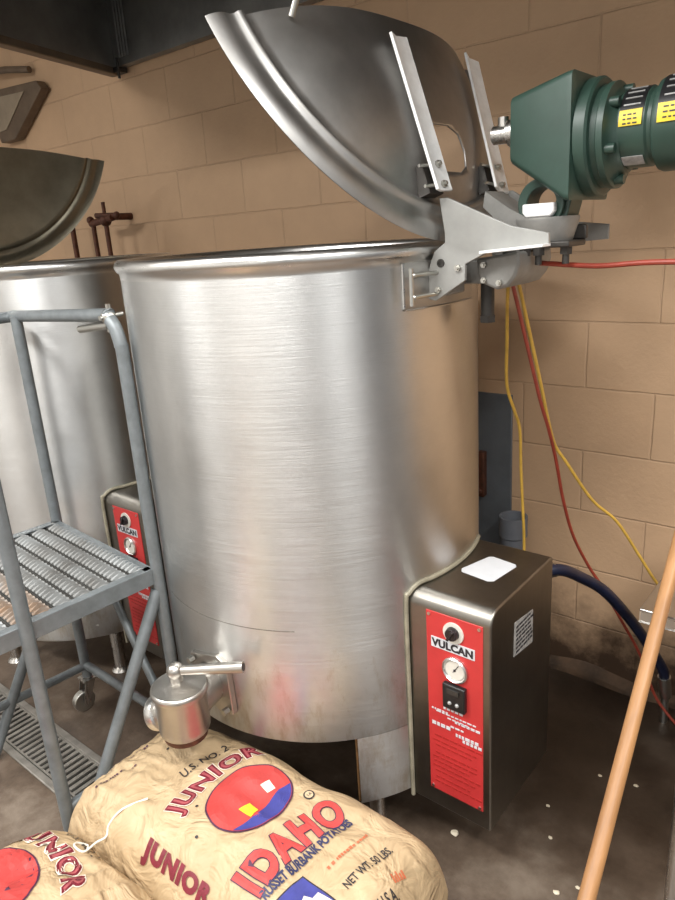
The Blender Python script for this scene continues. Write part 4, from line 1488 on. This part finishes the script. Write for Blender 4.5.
dashes(sack1, tree1, (-0.625, 0.824), (-0.618, 0.852), 0.014, M['ink_faint'], 'small_mark', 'small smudged mark', 8)
ink(sack1, tree1, 'U.S.A.', (-0.612, 0.792), (0.17, 0.985), 0.045, 0.017, 0.012, M['ink_black'], 'country_lettering', 'black letters reading U.S.A.', 0.0026)
ink(sack1, tree1, 'JUNIOR', (-1.02, 0.592), (1, 0.02), 0.20, 0.022, 0.06, M['ink_maroon'], 'side_lettering', 'creased maroon letters reading JUNIOR along the near edge', 0.0028, spacing=1.1)
dashes(sack1, tree1, (-1.395, 0.665), (-1.372, 0.800), 0.007, M['ink_plum'], 'end_print', 'smudged line of print on the folded end', 11)
dashes(sack1, tree1, (-1.352, 0.625), (-1.330, 0.735), 0.007, M['ink_plum'], 'end_print', 'second smudged line of print on the folded end', 12)
for x, y in ((-1.085, 0.715), (-1.02, 0.66), (-1.115, 0.88), (-1.30, 0.80)):
    blob(sack1, tree1, ellipse(x, y, 0.0035, 0.0035, 10), M['ink_black'], 'vent_hole', 'tiny dark vent hole', 0.0022, rings=2)

# printing on the second sack
ink(sack2, tree2, 'U.S. NO. 2', (-1.285, 0.530), (1, -0.04), 0.118, 0.020, 0.012, M['ink_black'], 'grade_lettering', 'black letters reading U.S. NO. 2', 0.0026, arc=0.42)
ink(sack2, tree2, 'JUNIOR', (-1.283, 0.462), (1, -0.06), 0.262, 0.042, 0.09, M['ink_white'], 'brand_outline', 'pale edging of the arched letters', 0.0020, arc=0.30, spacing=1.16)
ink(sack2, tree2, 'JUNIOR', (-1.283, 0.462), (1, -0.06), 0.262, 0.042, 0.06, M['ink_maroon'], 'brand_lettering', 'arched maroon letters reading JUNIOR', 0.0026, arc=0.30, spacing=1.16)
ink(sack2, tree2, 'JUNIOR', (-1.283, 0.4625), (1, -0.06), 0.262, 0.042, -0.005, M['ink_rose'], 'brand_inline', 'paler rose fill of the letters', 0.0032, arc=0.30, spacing=1.16)
blob(sack2, tree2, ellipse(-1.300, 0.340, 0.106, 0.098), M['ink_plum'], 'oval_outline', 'dark edge of the red oval', 0.0020)
blob(sack2, tree2, ellipse(-1.300, 0.340, 0.102, 0.094), M['ink_red'], 'printed_oval', 'large red oval', 0.0026)
sg = []
for k in range(21):
    t = math.radians(208 + 124 * k / 20)
    sg.append((-1.300 + 0.101 * math.cos(t), 0.340 + 0.093 * math.sin(t)))
sg += [(-1.25, 0.29), (-1.30, 0.30)]
blob(sack2, tree2, sg, M['ink_blue'], 'oval_ground', 'blue ground along the foot of the oval', 0.0031)
ink(sack2, tree2, 'IDAHO', (-1.30, 0.150), (1, -0.06), 0.238, 0.070, 0.050, M['ink_red'], 'origin_lettering', 'big red letters reading IDAHO', 0.0028, arc=0.6, spacing=1.16)

# loose white closing string
st = [drape(tree1, -1.205, 0.668, 0.003), drape(tree1, -1.235, 0.622, 0.003), V((-1.252, 0.591, 0.272)), V((-1.249, 0.577, 0.250)), V((-1.258, 0.556, 0.245)), drape(tree2, -1.251, 0.520, 0.003),
      drape(tree2, -1.272, 0.512, 0.003), drape(tree2, -1.288, 0.525, 0.003), drape(tree2, -1.280, 0.542, 0.003), drape(tree2, -1.265, 0.535, 0.003)]
mb = MB()
mb.tube(st, 0.0024, seg=8, n=6)
tag(mb.build('loose_string', M['string'], None), 'curly white cotton string trailing across the joint between the two sacks', 'string')

# ------------------------------------------------------------------ broom handle and side table
broom = thing('broom', (-0.2019, -0.0185, 0), 'long orange-brown wooden broom handle leaning in front of the table', 'broom')
bd = V((-0.04360086, 0.8063498, 0.58982961)).normalized()
b0 = V((-0.2019, -0.0185, 0.0))
mb = MB()
tp = b0 + bd * 1.72
mb.tube([b0 + bd * 0.05, b0 + bd * 0.8, tp, tp + bd * 0.006], 0.0121, seg=20)
mb.ball(tp + bd * 0.002, 0.0119)
mb.build('handle', M['wood'], broom)
mb = MB()
mb.box(b0 + bd * 0.05 + V((0, 0, 0.0)), (0.30, 0.05, 0.04))
mb.build('broom_head', M['wood'], broom, bevel=0.006)
mb = MB()
for i in range(60):
    x = -0.14 + 0.28 * (i % 20) / 19
    y = -0.018 + 0.018 * (i // 20)
    q = b0 + V((x, 0.035 + y, 0.03))
    mb.cyl(q, V((q.x * 1.0 + random.uniform(-.01, .01), q.y - 0.02 + random.uniform(-.01, .01), 0.0)), 0.004, 0.002, seg=5)
mb.build('bristles', M['string'], broom)

tb = thing('side_table', (0.2, 1.47, 0), 'stainless steel table at the right edge, its corner behind the broom handle', 'table')
tx0, tx1, ty0, ty1, tz = -0.3045, 0.70, 1.168, 1.78, 0.842
mb = MB()
mb.box(((tx0 + tx1) / 2, (ty0 + ty1) / 2, tz - 0.003), (tx1 - tx0, ty1 - ty0, 0.006))
for (cx_, cy_, sx, sy) in (((tx0 + tx1) / 2, ty0 + 0.002, tx1 - tx0, 0.004), ((tx0 + tx1) / 2, ty1 - 0.002, tx1 - tx0, 0.004), (tx0 + 0.002, (ty0 + ty1) / 2, 0.004, ty1 - ty0), (tx1 - 0.002, (ty0 + ty1) / 2, 0.004, ty1 - ty0)):
    mb.box((cx_, cy_, tz - 0.014), (sx, sy, 0.024))
tt = mb.build('table_top', M['bright'], tb, bevel=0.0015)
for x, y in ((-0.207, 1.205), (0.62, 1.205), (-0.207, 1.72), (0.62, 1.72)):
    mb = MB()
    mb.cyl((x, y, 0.03), (x, y, tz - 0.004), 0.019, seg=20).cyl((x, y, 0.0), (x, y, 0.03), 0.024, 0.020, seg=20)
    mb.build('leg', M['steel'], tb)

# ------------------------------------------------------------------ crumbs on the floor
cr_pts = [(-0.737, 1.243, .012, 'flat pale crumb on the floor under the control box'), (-0.533, 1.373, .006, 'small pale crumb on the dark floor right of the control box'),
          (-0.579, 1.468, .006, 'tiny pale crumb close to the rear foot of the control box'), (-0.504, 1.654, .006, 'pale crumb on the dark floor nearest the wall'),
          (-0.411, 1.673, .007, 'pale crumb on the dark floor left of the broom handle'), (-0.46, 1.234, .008, 'pale crumb at the bottom edge left of the broom handle'),
          (-0.424, 1.276, .006, 'pale crumb touching the lower end of the visible broom handle')]
for i, (x, y, r, lb) in enumerate(cr_pts):
    r *= 0.75
    mb = MB()
    bmesh.ops.create_icosphere(mb.bm, subdivisions=2, radius=1)
    for v in mb.bm.verts:
        k_ = 1 + 0.35 * noise.noise(v.co * 1.7 + V((i * 3, 0, 0)))
        v.co = V((v.co.x * r * 1.3 * k_, v.co.y * r * k_, max(0, v.co.z * 0.5 + 0.3) * r * k_)) + V((x, y, 0.0))
    tag(mb.build('crumb', M['crumb'], None), lb, 'crumb', 'crumbs on the floor')


# ------------------------------------------------------------------ light
def area(name, loc, rot, sx, sy, power, col):
    l = bpy.data.lights.new(name, 'AREA')
    l.shape = 'RECTANGLE'
    l.size, l.size_y = sx, sy
    l.energy = power
    l.color = col
    o = bpy.data.objects.new(name, l)
    COL.objects.link(o)
    o.location = loc
    o.rotation_euler = rot
    return o


WHITE = (1, 0.99, 0.965)
area('ceiling_light', (0.95, 0.45, 3.0), (0, 0, 0), 0.35, 1.3, 92, WHITE)
area('ceiling_light', (-1.1, -0.35, 3.0), (0, 0, 0), 1.3, 0.35, 82, WHITE)
area('ceiling_light', (0.9, -1.9, 3.0), (0, 0, 0), 0.35, 1.3, 80, WHITE)
area('ceiling_light', (-2.9, -1.5, 3.0), (0, 0, 0), 1.3, 0.35, 115, WHITE)
w = bpy.data.worlds.new('room air')
S.world = w
w.use_nodes = True
w.node_tree.nodes['Background'].inputs[0].default_value = (1, 0.98, 0.95, 1)
w.node_tree.nodes['Background'].inputs[1].default_value = 0.3
S.view_settings.view_transform = 'Standard'
S.view_settings.look = 'None'
S.view_settings.exposure = 0.0
